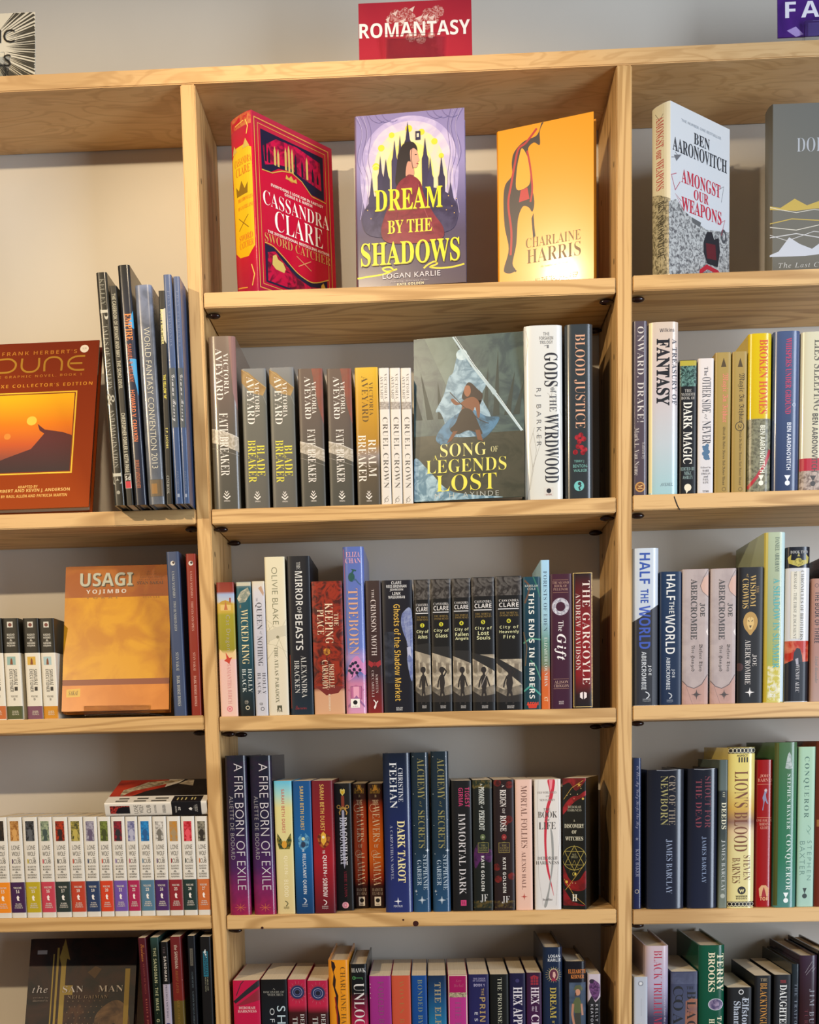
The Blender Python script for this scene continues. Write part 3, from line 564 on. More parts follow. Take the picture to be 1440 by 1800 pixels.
for i, (xl_, xr_) in enumerate(((670.6, 689), (689.6, 708.2), (708.8, 727.2))):
    book('M2', xl_, xr_, 647, ('leftmost', 'middle', 'rightmost')[i] + ' of three thin white paperbacks with grey lettering on the second shelf', [(0, '#d8d2ca'), (1, '#d4cec4')], [Q(.03, .97, 706, 719, ('#b8b0a8', (160, .9, '#787068', 2))), L([(.4, 700), (.5, 708), (.75, 712)], .6, '#88827a'), V('VICTORIA', .52, .78, 657, 701, '#6c6660', 'r'), V('AVEYARD', .12, .4, 661, 700, '#6c6660', 'r'), V('CRUEL CROWN', .28, .78, 733, 858, '#5c5650', 'r'), O(.5, 879, 3.2, .8, '#7c766c'), L([(.3, 884), (.5, 875), (.7, 872)], .8, '#7c766c')], d=.128)
face('M2', .0028, .0134, -6.6, 7.0, .1561, .2378, .030, 'slate green hardcover facing out on the second shelf, ghostly giant behind a spear warrior', [(0, '#5c6a62'), (.5, '#4a5650'), (1, '#46544e')], [
    Q(0, 1, 0, .62, ('#4a5c5a', (25, .8, '#2e3e46', 2.0))), Q(0, 1, .6, 1, ('#35382f', (30, .7, '#48473c', 1.5))),
    P([(.1, .0), (.36, 0), (.62, .42), (.5, .5), (.3, .3)], ('#52645e', (30, .6, '#687a74'))), [P([(x, .5), (x + dx, y), (x + .06, .5)], '#2a3634') for x, dx, y in ((.02, -.02, .3), (.12, -.06, .2), (.22, .0, .27), (.62, .06, .2), (.72, .05, .1), (.82, .1, .24), (.9, .1, .3))],
    S([(.36, .22), (.4, .12), (.46, .105), (.51, .13), (.52, .19), (.6, .22), (.66, .3), (.62, .38), (.7, .5), (.68, .6), (.5, .62), (.3, .6), (.28, .52), (.24, .46), (.2, .45), (.27, .36), (.32, .25)], ('#5c7c90', (45, .9, '#94b0c0', 2.5))),
    D(.44, .115, 8, ('#88a4b0', (90, .8, '#b8ccd4'))), L([(.36, .0), (.55, .2), (.75, .38), (.98, .6)], 3.0, '#a8bcc4'), L([(.38, .0), (.56, .19), (.76, .37), (.99, .6)], .8, '#d0dce0'), P([(.62, .25), (.75, .35), (.76, .38), (.72, .37)], '#a0b4bc'),
    S([(.3, .66), (.46, .56), (.62, .64), (.78, .52), (.66, .5), (.5, .45), (.3, .52), (.2, .62)], ('#4c7898', (40, .9, '#2c4c60', 2.5))),
    S([(.44, .38), (.48, .3), (.52, .29), (.58, .33), (.63, .37), (.6, .43), (.62, .40), (.55, .42), (.5, .40)], '#2a1c18'), S([(.47, .31), (.51, .31), (.52, .35), (.49, .375), (.46, .35)], '#8c5a40'),
    S([(.36, .38), (.42, .41), (.48, .385), (.55, .38), (.6, .42), (.6, .5), (.58, .5), (.56, .44), (.53, .47), (.44, .46), (.44, .42), (.38, .42), (.34, .39)], '#744832'), L([(.33, .34), (.45, .43), (.6, .52), (.68, .545)], 1.0, '#2c2420'),
    S([(.44, .45), (.53, .46), (.6, .56), (.62, .61), (.5, .58), (.4, .6), (.33, .57), (.38, .53)], '#302822'), P([(.36, .58), (.4, .58), (.34, .64), (.3, .65)], '#6c442e'), P([(.56, .58), (.6, .58), (.63, .65), (.58, .64)], '#6c442e'),
    S([(0, .74), (.12, .8), (.3, .93), (.5, .97), (.8, 1), (0, 1)], ('#54788c', (45, .8, '#a8c4d0', 2.5))),
    Z('A', .175, .215, .72, .75, '#d8d060', 'r'), Z('SONG', .24, .66, .655, .735, '#d8d080', 'r'), Z('OF', .70, .765, .685, .72, '#c8c490', 'r'), Z('LEGENDS', .11, .84, .75, .832, '#d8d060', 'r'), Z('LOST', .2, .75, .845, .945, '#dcd048', 'r'), Z('M. H. AYINDE', .19, .77, .955, .985, '#b4b8b0', 'l')])
book('M2', 924, 990.5, 572, 'wide white hardcover with tall condensed black title and bare twigs', [(0, '#d0d2d0'), (1, '#ccccc4')], [[L(q, .5, '#98948a') for q in ([(.05, 877), (.2, 820), (.12, 780), (.25, 750)], [(.12, 860), (.3, 790), (.22, 760)], [(.2, 820), (.4, 780), (.34, 760)], [(.6, 690), (.8, 705), (1, 730)], [(.7, 697), (.75, 680), (.9, 672)], [(.02, 640), (.1, 600), (.05, 580)], [(.8, 730), (.95, 760), (1, 790)])], ZL(['THE', 'FORSAKEN', 'TRILOGY', '1'], .4, .76, 584, 612, '#77787a', 'b'), V('GODS', .52, .88, 620, 679, '#2e2e34', 'S'), V('of', .68, .84, 681, 690, '#55565a', 'r'), V('THE', .66, .84, 693, 723, '#4a4a50', 'r'), V('WYRDWOOD', .52, .9, 727, 849, '#2e2e34', 'S'), V('RJ BARKER', .27, .43, 681, 783, '#5c5c60', 'l'), Q(.5, .74, 857, 872, '#c8c4bc'), D(.62, 863, 4, '#28282c'), Z('orbit', .54, .7, 867.5, 871, '#a07070', 'n')], 'h', d=.152)
book('M2', 995, 1043.5, 570, 'dark grey glossy hardcover with peach title and red flower, right end of the second shelf', [(0, '#3a4044'), (1, '#34383a')], [[D(x, y, 4.2, ('#a83038', (200, .8, '#5c1c22'))) for x, y in ((.42, 768), (.55, 764), (.66, 771), (.5, 775), (.45, 784), (.58, 786), (.7, 790), (.35, 794), (.62, 795))], V('BLOOD JUSTICE', .32, .72, 587, 752, '#cc9c80', 'r'), Z('TERRY J', .3, .66, 808, 813.5, '#74a8a0', 'n'), Z('BENTON-', .26, .8, 816, 821.5, '#74a8a0', 'n'), Z('WALKER', .28, .78, 824, 829.5, '#74a8a0', 'n'), D(.48, 854, 8.5, '#6cb4b0'), D(.5, 850, 3, '#34383a'), L([(.56, 853), (.48, 857), (.52, 862)], 2.4, '#34383a')], 'h', d=.152)

# second shelf, right bay
book('R2', 1112.3, 1138.6, 564.5, 'plum grey hardcover standing against the upright, cream title, gold disc at its foot', [(0, '#564e58'), (1, '#50464e')], [V('ONWARD, DRAKE!', .25, .75, 574, 741, '#c8c2bc', 'r'), V('Mark L. Van Name', .12, .42, 751, 835, '#bcb4b0', 'r'), V('Edited by', .58, .82, 777, 807, '#a8a09c', 'r'), D(.5, 856, 8.5, '#b88848'), D(.5, 856, 6.2, '#6c3c24'), V('M', .34, .66, 852, 860, '#d8b070', 'S')], 'h', d=.15)
book('R2', 1141, 1192.6, 566, 'thick pearly pink and blue hardcover with bold black condensed lettering', [(0, '#c8b8a8'), (.4, '#c0b4b4'), (.7, '#b4bcc0'), (1, '#98bcc0')], [Q(.0, .1, 566, 866, '#d8cfa0'), V('FANTASY', .24, .7, 595, 712, '#202024', 'H'), V('A TREASURY OF', .78, .95, 596, 711, '#44444c', 'S'), Z('Wilkins', .35, .85, 577, 583.5, '#44424a', 'b'), Z('AVENEL', .38, .82, 849, 854.5, '#55606a', 'i')], 'h', d=.15)
book('R2', 1194, 1224.4, 633, 'short black paperback with a green swirl picture at its head and white leaf logo', '#121214', [Q(.02, .98, 634, 643, '#a89c34'), Q(.02, .98, 643, 679, ('#18302e', (140, .9, '#6c948a', 2.5))), ZL(['THE', 'MAMMOTH', 'BOOK OF'], .1, .9, 684, 702, '#b8b4ac', 'r'), V('DARK MAGIC', .22, .74, 706, 815, '#e0dcd0', 'S'), ZL(['EDITED BY', 'MIKE', 'ASHLEY'], .08, .9, 821, 842, '#98b0ac', 'r'), D(.5, 857, 6, '#d8d0b8'), P([(.36, 860), (.6, 860), (.42, 868)], '#d8d0b8')])
book('R2', 1226.3, 1254, 630, 'white paperback with tall dark title and a blue ink splash', [(0, '#d4ccc8'), (1, '#c8c6c8')], [[D(x, y, r, '#4a6a88') for x, y, r in ((.5, 788, 5), (.62, 794, 4), (.42, 797, 4), (.55, 803, 5), (.35, 785, 2), (.7, 806, 2), (.6, 783, 3))], V('The', .38, .62, 645, 661, '#3c3c44', 'r'), V('OTHER SIDE', .26, .82, 663, 725, '#34343c', 'r'), V('of', .4, .6, 728, 737, '#3c3c44', 'i'), V('NEVER', .28, .82, 740, 780, '#34343c', 'r'), ZL(['Edited by', 'MARIE', "O'REGAN", 'and', 'PAUL', 'KANE'], .18, .86, 820, 850, '#555560', 'r', .35), Z('TITAN', .32, .7, 862, 865.5, '#555560', 'b')])
for n_, (xl_, xr_, yt_, c_, lb) in enumerate(((1256.2, 1284, 619.5, '#d47868', 'tan gold paperback with salmon blackletter title'), (1286, 1312, 618, '#3c3018', 'tan gold paperback with black blackletter title and a circled numeral'))):
    book('R2', xl_, xr_, yt_, lb, [(0, '#a0884c'), (1, '#9a8044')], [P([(.35, 645), (.52, 629), (.7, 645)], '#4c3c20'), V('Magic In Ithkar', .38, .82, 656, 742, c_, 'F')] + ([O(.52, 749, 7, 1.2, c_), V('2', .42, .64, 745, 753, c_, 'F')] if n_ else []) + [V('Edited By Andre Norton And Robert Adams', .46, .66, 755 - 5 * (1 - n_), 853, '#4c3c1c', 'F'), O(.6, 860, 3, 1, '#6c582c')])
def riv(pts, c='#a83038'): return L(pts, 5, c)
book('R2', 1314, 1355, 586, 'hardcover with yellow top, mottled grey lower half and a thin red river line', [(0, '#d0b420'), (.53, '#c8ac24'), (.54, '#7c7c60'), (1, '#6c6a54')], [Q(0, 1, 736, 864, ('#84826a', (220, .9, '#545244'))), riv([(.0, 858), (.4, 838), (.75, 815), (.98, 790)]), V('BROKEN HOMES', .46, .82, 597, 727, '#c85028', 'S'), V('BEN AARONOVITCH', .52, .74, 747, 831, '#d8d8c8', 'B'), gollancz(.58, 844, '#e0dccc')], 'h', d=.15)
book('R2', 1358, 1404.5, 582, 'navy blue hardcover with pink red title and white author name', [(0, '#4c5a7c'), (1, '#384460')], [V('WHISPERS UNDER GROUND', .44, .66, 594, 727, '#b83858', 'S'), V('BEN AARONOVITCH', .52, .68, 742, 826, '#d0d4dc', 'B'), gollancz(.56, 844, '#d8dce4'), O(.78, 711, 2.5, .8, '#b0b8c8')], 'h', d=.15)
book('R2', 1406, 1452, 583, 'cream hardcover cut by the frame, red band low on its spine', [(0, '#ccc8ac'), (1, '#c4bca4')], [Q(0, 1, 805, 827, '#a82838'), Q(0, 1, 827, 862, ('#b0a094', (220, .9, '#6c5c54'))), V('LIES SLEEPING', .48, .82, 597, 722, '#605c50', 'S'), V('BEN AARONOVITCH', .44, .66, 726, 829, '#4c4840', 'B'), gollancz(.5, 845, '#44403c')], 'h', d=.15)

# middle shelf, left bay
for n_, (xl_, xr_, band, pic, lb) in enumerate(((-19, 11.5, '#b86430', '#a0a860', 'black and cream volume with an orange foot band, cut by the left frame edge'), (13, 41, '#4c502c', '#88a8a0', 'black and cream volume with an olive green foot band'), (48.6, 75.8, '#74485a', '#c8a040', 'black and cream volume with a plum foot band'), (77, 103, '#c4840e', '#a0b8b8', 'black and cream volume with an amber foot band beside the golden book'))):
    book('L3', xl_, xr_, 1087, lb, [(0, '#2c2a24'), (.34, '#2c2a24'), (.341, '#d8d2c2'), (.9, '#d8d2c2')], [Q(0, 1, 1241, 1264, band), Q(.3, .66, 1093, 1103, '#c8c4b8'), D(.48, 1098.5, 3.2, '#6c3830'), Q(.18, .72, 1154, 1168.5, pic), P([(.36, 1168), (.4, 1159), (.46, 1156), (.52, 1160), (.54, 1168)], '#7c4428'), ZL(['KAZUO', 'KOIKE', '&', 'GOSEKI', 'KOJIMA'], .24, .76, 1114, 1137, '#c8c4b8', 'B', .35), V('SAMURAI', .54, .78, 1176, 1204, '#44423c', 'b'), V('EXECUTIONER', .28, .5, 1176, 1216, '#44423c', 'b'), Q(.56, .76, 1207, 1214, '#33302c'), Z('VOLUME', .3, .74, 1222, 1225.5, '#77746c', 'S'), Z(('7', '8', '9', '10')[n_], .46, .58, 1227, 1231, '#55524c', 'S'), ZL(['DARK', 'HORSE', 'MANGA'], .32, .76, 1249, 1257, '#d8d0b8', 'S', .4)])
face('L3', -.5167, .0002, 1.0, 15.0, .157, .2330, .017, 'golden amber hardcover leaning back on a clear stand, silver block title', [(0, '#a0561c'), (.2, '#a8621c'), (.35, '#c08a30'), (.8, '#c48c34'), (1, '#b0682c')], [
    Q(0, 1, .0, .25, ('#94501c', (26, .6, '#a86824'))), Q(0, 1, .22, .79, ('#c88e1a', (24, .8, '#b07018'))), Q(0, 1, .785, .825, '#7a3a1c'), Q(0, 1, .825, 1, ('#c87c30', (20, .5, '#b06420'))), P([(.04, .85), (.17, .845), (.17, .9), (.04, .905)], '#c8a040'), Z('SAKAI', .06, .15, .86, .89, '#5c4418', 'I'),
    Z('USAGI', .15, .65, .055, .15, '#443418', 'B'), Z('USAGI', .14, .64, .048, .142, '#a8a894', 'B'), Z('YOJIMBO', .2, .58, .165, .2, '#c4bcb0', 'B'), Z('YOKAI', .2, .5, .215, .23, '#8a6028', 'b'), ZL(['by', 'Usagi', 'Love and Honor', 'art and story by'], .7, .93, .04, .11, '#7c4c1c', 'i'), Z('STAN SAKAI', .68, .93, .115, .135, '#543418', 'S'), Z('with introduction by', .7, .94, .2, .212, '#94601c', 'i'), Z('STAN LEE', .74, .9, .22, .232, '#94601c', 'r')], rough=.2, lift=.0052)
for xl_, xr_, xt_, yt_, g_, c_, tt_, lb in ((306, 328, 291.5, 970, '#3e4a66', '#a8aaa4', 'TWO HUNDRED JIZO', 'slim slate blue spine right of the golden amber book'), (336.8, 354.5, 325.8, 973.5, '#842e22', '#c89888', 'THIEVES AND SPIES', 'slim brick red spine against the upright, right of the slate blue spine')):
    book('L3', xl_, xr_, yt_, lb, g_, [D(.5, 990, 4, '#c8c4bc'), D(.56, 989, 2.2, '#3c2c2c'), V('USAGI YOJIMBO', .36, .6, 1004, 1050, c_, 'r'), V(tt_, .36, .6, 1056, 1108, c_, 'r'), V('STAN SAKAI', .36, .62, 1146, 1178, c_, 'r'), V('DARK HORSE BOOKS', .36, .62, 1187, 1241, c_, 'S')], xt=xt_, r=.003, d=.158)

# third shelf, middle bay
book('M3', 388.3, 419, 1023.7, 'pale pink paperback with red leaves, thatched cottage and a small red dragon, leftmost', [(0, '#7c2c24'), (.07, '#8a3a2c'), (.09, '#98a8c8'), (.14, '#b0b4bc'), (.16, '#c0a048'), (.22, '#b89c3c'), (.24, '#98902c'), (.5, '#8c8428'), (.53, '#d8b884'), (.58, '#d8b0a8'), (1, '#dcb8a8')], [P([(.1, 1061), (.3, 1056), (.5, 1055), (.8, 1058), (.9, 1063)], '#b08c34'), Q(.2, .8, 1063, 1073, '#d0b068'), P([(.4, 1072), (.5, 1056), (.62, 1072)], '#b0683c'), Q(.72, .82, 1051, 1059, '#94483c'), P([(0, 1158), (.06, 1140), (.25, 1147), (.5, 1153), (.75, 1150), (1, 1140), (1, 1158)], '#d8b884'), P([(.3, 1161), (.45, 1157), (.4, 1146), (.6, 1156), (.78, 1155), (.66, 1161), (.6, 1167), (.45, 1163)], '#b83828'), V('Cat Dragon', .42, .72, 1081, 1143, '#a8a098', 'l'), V('SAMANTHA BIRCH', .46, .68, 1167, 1237, '#cc8c88', 'r'), D(.54, 1246, 5.2, '#d07c80'), D(.54, 1246, 3, '#e0b8b0'), D(.54, 1246, 1.6, '#c04450')])
book('M3', 422.5, 448.8, 1023, 'dark teal paperback with a pale crown at its head and cream title', [(0, '#8c9490'), (.05, '#205460'), (.4, '#1c4c58'), (.75, '#16323a'), (1, '#141c1a')], [Q(.02, .98, 1024, 1030, '#b8b4a0'), P([(.05, 1052), (.3, 1040), (.8, 1033), (.96, 1044), (.6, 1058), (.2, 1060)], ('#7c8478', (200, .9, '#c0b8a0'))), V('THE', .2, .3, 1062, 1069, '#b89858', 'r'), V('WICKED KING', .26, .74, 1071, 1167, '#d8c898', 'r'), V('HOLLY', .62, .88, 1175, 1217, '#c8d0cc', 'r'), V('BLACK', .22, .48, 1175, 1217, '#c8d0cc', 'r'), O(.52, 1244, 3, 1.2, '#c8c0a8'), D(.45, 1234, 3.5, ('#88847a', (300, .9, '#14201e')))])
book('M3', 450, 472.3, 1022, 'silvery white paperback with dark thin title, next to the dark teal one', [(0, '#cfc6b0'), (.08, '#c4c2c8'), (.5, '#b4b4c0'), (1, '#bcbcc4')], [P([(.5, 1034), (.75, 1030), (.95, 1042), (.9, 1048)], '#b09078'), V('THE', .3, .42, 1051, 1057, '#6c6c74', 'r'), V('QUEEN', .22, .74, 1059, 1106, '#3c3c44', 'r'), V('of', .5, .7, 1109, 1115, '#55555c', 'i'), V('NOTHING', .3, .72, 1118, 1170, '#3c3c44', 'r'), V('HOLLY', .62, .88, 1182, 1220, '#4c4c54', 'r'), V('BLACK', .22, .48, 1182, 1220, '#4c4c54', 'r'), O(.55, 1246, 2.8, 1.1, '#55555c'), D(.45, 1237, 3, ('#77777c', (300, .9, '#bcbcc4')))])
book('M3', 473, 508.7, 979, 'tall cream paperback with thin olive lettering and fine drawn arcs', [(0, '#d4cdb0'), (1, '#d0c8b4')], [[L(q, .5, '#a8a48c') for q in ([(0, 1110), (.3, 1100), (.7, 1104), (1, 1120)], [(0, 1122), (.4, 1112), (.8, 1100), (1, 1088)], [(0, 1088), (.3, 1096), (.7, 1130), (1, 1160)], [(0, 1130), (.5, 1134), (1, 1146)], [(0, 1158), (.4, 1140), (.8, 1108), (1, 1100)], [(.1, 1096), (.2, 1112), (.1, 1130)])], P([(0, 1110), (.5, 1102), (1, 1098), (1, 1116), (.5, 1120), (0, 1128)], '#c0baa4'), D(.55, 1119, 2.5, '#7c7860'), V('OLIVIE BLAKE', .34, .62, 997, 1097, '#78785f', 'l'), V('THE ATLAS PARADOX', .36, .54, 1136, 1235, '#68674f', 'r'), P([(.42, 1240), (.66, 1240), (.66, 1250), (.54, 1243), (.42, 1252)], '#4c4c3c'), Z('TOR', .4, .68, 1247, 1251.5, '#4c4c3c', 'S')])
book('M3', 512, 552, 977.5, 'tall black paperback with wide white title, right of the tall cream one', [(0, '#1c2026'), (.7, '#181e26'), (1, '#1c2c38')], [V('THE', .42, .58, 988, 1001, '#b8b8b4', 'r'), V('MIRROR', .34, .66, 1004, 1064, '#d0d0cc', 'b'), V('OF', .4, .58, 1066, 1077, '#b8b8b4', 'b'), V('BEASTS', .3, .62, 1079, 1142, '#d0d0cc', 'b'), V('ALEXANDRA', .5, .74, 1152, 1226, '#c0c0bc', 'r'), V('BRACKEN', .2, .42, 1160, 1218, '#c0c0bc', 'r'), Z('Quercus', .18, .7, 1240, 1247, '#8c2c34', 'C'), L([(.02, 1150), (.03, 1245)], 1.2, '#7c3420')])
book('M3', 553.4, 607, 1022, 'broad fiery red paperback of swirling hair with cream lettering', [(0, '#84301c'), (.8, '#6c1c14'), (.83, '#c49474'), (1, '#c89c78')], [Q(.0, 1, 1022, 1208, ('#8c2c18', (55, .95, '#3c100c', 2.8))), P([(.1, 1208), (.4, 1222), (.8, 1218), (1, 1204), (1, 1206), (0, 1205)], '#6c1c14'), D(.45, 1145, 6, ('#b88030', (250, .9, '#5c2414'))), V('THE', .72, .86, 1078, 1100, '#d8c4a4', 'r'), V('KEEPING', .42, .68, 1060, 1131, '#dccaac', 'r'), V('PLACE', .16, .38, 1071, 1115, '#d8c4a4', 'r'), V('ISOBELLE', .5, .68, 1167, 1209, '#d8c4a4', 'r'), V('CARMODY', .28, .48, 1160, 1212, '#d8c4a4', 'r'), V('BLOOMSBURY', .47, .53, 1220, 1250, '#e0d0b8', 'b')])
book('M3', 609, 646, 961, 'tall periwinkle blue hardcover with peach title and pink tree, glossy right edge', [(0, '#5a6cac'), (.6, '#6474b4'), (.66, '#a088b8'), (.75, '#4c68a4'), (.82, '#c07c9c'), (1, '#c890b0')], [L([(.05, 965), (.08, 1020), (.05, 1090), (.1, 1150)], 1.6, '#a06c90'), S([(.1, 1195), (.15, 1172), (.4, 1156), (.62, 1153), (.85, 1165), (.98, 1160), (.98, 1186), (.7, 1180), (.4, 1190)], '#c07cac'), [D(x, y, 2.8, '#1c2038') for x, y in ((.25, 1170), (.36, 1166), (.5, 1164), (.6, 1170), (.42, 1176), (.3, 1182), (.7, 1177), (.55, 1182), (.2, 1178))], L([(.3, 1190), (.45, 1175), (.62, 1190)], 1.2, '#2c2440'), P([(.1, 1212), (.5, 1203), (.9, 1212), (.78, 1215), (.78, 1230), (.22, 1230), (.22, 1215)], '#b0648c'), Q(.36, .64, 1206, 1226, '#d898b0'), FR(.25, .75, 1206, 1228, .8, '#8c4c74'), P([(.1, 1240), (.5, 1222), (.9, 1240), (.9, 1244), (.5, 1228), (.1, 1244)], '#8c5c8c'), D(.4, 1014, 5.5, '#24504c', 1.4), L([(.4, 1008), (.5, 1003), (.42, 1000), (.62, 1003)], 2.4, '#24504c'), L([(.45, 1020), (.6, 1018), (.72, 1024), (.85, 1028)], 1.6, '#3c5c7c'), Z('ELIZA', .16, .82, 970, 979, '#d8a0b4', 'r'), Z('CHAN', .12, .86, 981, 990, '#d8a0b4', 'r'), V('TIDEBORN', .22, .68, 1034, 1150, '#cc9c80', 'r'), orbit(.44, 1236)], 'h', d=.15)
book('M3', 647, 674.6, 1021, 'dark brown paperback with a red moth and white moon logo', [(0, '#3c302e'), (.7, '#382426'), (1, '#7a2426')], [[P([(.5, 1166), (.5 + sx * .38, 1160), (.5 + sx * .42, 1168), (.5 + sx * .2, 1173)], '#94242c') for sx in (-1, 1)], D(.5, 1167, 2.6, '#7c1c24', 1.5), V('THE', .4, .56, 1036, 1052, '#c0b4b0', 'r'), V('CRIMSON MOTH', .32, .66, 1054, 1152, '#c8bcb8', 'r'), V('KRISTEN', .54, .7, 1185, 1218, '#bcaca8', 'r'), V('CICCARELLI', .28, .44, 1178, 1225, '#bcaca8', 'r'), crescent(.45, 1238, 8, '#e0dcd8'), L([(.4, 1244), (.55, 1236), (.66, 1232)], 1.6, '#e0dcd8')])
book('M3', 675.4, 728.6, 1020, 'broad black paperback with gold mixed case title and a pale blue gown', '#1a1c26', [S([(.62, 1092), (.7, 1076), (.98, 1076), (.98, 1180), (.92, 1196), (.8, 1160), (.84, 1136), (.68, 1110)], ('#5c6694', (60, .8, '#8c96b4', 2))), [L([(.72 + i * .05, 1080), (.82 + i * .02, 1136)], .5, '#9aa2c0') for i in range(5)], P([(.8, 1138), (.92, 1136), (.95, 1156), (.86, 1150), (.82, 1158)], '#a8acc4'), Q(.05, .4, 1110, 1200, ('#20242e', (60, .7, '#3a3e4a'))), ZL(['CLARE', 'REES BRENNAN', 'JOHNSON', 'LINK', 'WASSERMAN'], .16, .82, 1022, 1052, '#d0d0d0', 'b', .3), V('Ghosts of the Shadow Market', .38, .6, 1062, 1232, '#cca444', 'b'), ZL(['WALKER', 'BOOKS'], .4, .62, 1243, 1249, '#b8b8b8', 'B')])
for n_, (xl_, xr_, yt_, ls, arm, lb) in enumerate(((731, 759.6, 1019, ['City of', 'Ashes'], 0, 'first and narrow'), (760.3, 796, 1018, ['City of', 'Glass'], 1, 'second'), (797, 830.4, 1017, ['City of', 'Fallen', 'Angels'], 0, 'third'), (831.2, 871.6, 1015, ['City of', 'Lost', 'Souls'], 2, 'fourth'), (872.8, 919.6, 1013, ['City of', 'Heavenly', 'Fire'], 1, 'fifth and widest'))):
    dy = -n_ * 2.0; ex = [(1, 1138, 1143), (1, 1143, 1150), (1, 1152, 1160), (1, 1160, 1172), (.7, 1168, 1196)][n_]
    a0 = (1137, 1140, 1146, 1150, 1158)[n_]; a1 = (1140, 1146, 1154, 1168, 1192)[n_]
    fig = [P([(.42, 1186), (.6, 1186), (.64, 1200), (.58, 1214), (.6, 1216), (.68, 1236), (.62, 1238), (.53, 1219), (.48, 1219), (.4, 1238), (.33, 1237), (.42, 1214), (.38, 1200)], '#26211c'), D(.5, 1177, 4.6, '#241e1a', 1.2), P([(.46, 1180), (.55, 1180), (.56, 1187), (.45, 1187)], '#241e1a'), L([(.41, 1188), (.32, 1198), (.28, 1208)], 2.2, '#26211c'), (L([(.6, 1188), (.72, 1180), (.6, 1174)], 2.2, '#26211c') if arm == 1 else L([(.62, 1188), (.7, 1199), (.76, 1206)], 2.2, '#26211c'))] + ([L([(.72, 1176), (.36, 1208)], 1.2, '#8c847c')] if arm == 2 else [])
    book('M3', xl_, xr_, yt_, lb + ' of five black paperbacks with yellow numbered discs and standing figures', '#171515', [
        Q(0, 1, yt_ + 1, 1054 + dy, ('#2e2a28', (70, .9, '#5c5854', 2.2))), Q(.02, .98, a0, 1232, ('#8c8272', (65, .8, '#c0b49c', 1.2))), P([(0, 1205), (.3, 1212), (1, 1203), (1, 1222), (.4, 1226), (0, 1218)], ('#5c564c', (90, .7, '#8a8070'))), P([(0, 1214), (.4, 1224), (1, 1220), (1, 1234), (0, 1234)], '#26221e'),
        [Q(x, x + .16, y, y + 16, '#74695a') for x, y in ((.06, 1160), (.3, 1164), (.7, 1166))], [D(x, y, 3, '#6a604f', 1.5) for x, y in ((.15, 1178), (.8, 1180))],
        P([(0, a0 - 4), (1, a1 - 10), (1, a1 + 12), (0, a0 + 6)], '#1e1a17'), fig, Q(.1, .88, 1077 + dy, 1078.6 + dy, '#c8c8c8'), D(.5, 1099 + dy, 3.6, '#c4c030'),
        Z('CASSANDRA', .14, .88, 1061 + dy, 1065.5 + dy, '#c8c4c0', 'r'), Z('CLARE', .14, .88, 1067 + dy, 1074.5 + dy, '#d8d4d0', 'b'), ZL(['THE MORTAL', 'INSTRUMENTS'], .16, .86, 1083 + dy, 1091 + dy, '#8c7440', 'r'), Z(str(n_ + 2), .46, .54, 1096.8 + dy, 1101.2 + dy, '#18181c', 'B'), ZL(ls, .14, .88, 1107 + dy, 1107 + dy + 7.6 * len(ls), '#d0d0a0', 'b', .22), ZL(['WALKER', 'BOOKS'], .4, .68, 1240, 1245, '#b0aca8', 'B')])
book('M3', 921.2, 951.8, 1014, 'dark teal paperback with bold white capitals and a red half disc at its foot', [(0, '#1c4250'), (.5, '#143442'), (1, '#1c3c44')], [[L(q, w_, c_) for q, w_, c_ in (([(.1, 1020), (.4, 1030), (.3, 1044), (.1, 1060)], 3, '#5c4030'), ([(.6, 1014), (.8, 1030), (1, 1050)], 2.4, '#2c6858'), ([(0, 1130), (.4, 1122), (1, 1124)], 2.6, '#4c8c74'), ([(.4, 1160), (.7, 1170), (1, 1195)], 2, '#3c7c64'), ([(0, 1215), (.4, 1205), (1, 1222)], 3, '#3c8c80'), ([(0, 1110), (.2, 1136), (.1, 1170)], 2, '#5c4c38'))], P([(.2, 1237), (.8, 1237), (.72, 1245), (.28, 1245)], '#c0341c'), ZL(['KAMILAH', 'COLE'], .12, .86, 1028, 1037, '#a8b0ac', 'b'), V('THIS ENDS IN EMBERS', .32, .64, 1042, 1228, '#d8d8d0', 'B'), Z('ATOM', .16, .84, 1234, 1240, '#d4442c', 'B')])
book('M3', 952.2, 967.9, 984.6, 'very thin pale blue to orange spine rising above its neighbours', [(0, '#9cc4dc'), (.4, '#94b8c4'), (.55, '#5c8474'), (.7, '#6c7860'), (.76, '#c05c30'), (1, '#c8642c')], [V('FORESTS OF EDEN', .3, .72, 1004, 1109, '#38485c', 'r'), V('ELIZABETH COUNIHAN', .35, .72, 1120, 1206, '#c8d0c8', 'r'), V('KT', .3, .72, 1225, 1233, '#e0c8a0', 'n')])
book('M3', 968.8, 1006.8, 1009, 'plum paperback with a glowing silver ring and white title', [(0, '#42222f'), (1, '#3c1c30')], [O(.47, 1066, 11, 6, ('#8c8894', (300, .9, '#d0d0d4'))), O(.47, 1066, 14.4, .7, '#b0a8b4'), [Q(.12, .84, y, y + .6, '#94705c') for y in (1019, 1041, 1193, 1210)], ZL(['THE SECOND', 'BOOK OF', 'PELLINOR'], .1, .86, 1022, 1038, '#a88474', 'r'), V('The', .36, .6, 1091, 1109, '#dcd8d4', 'r'), V('Gift', .18, .72, 1114, 1160, '#e4e0dc', 'I'), ZL(['ALISON', 'CROGGON'], .14, .84, 1196, 1208, '#b49484', 'r'), ZL(['WALKER', 'BOOKS'], .36, .6, 1232, 1238, '#b8a8a8', 'B')])
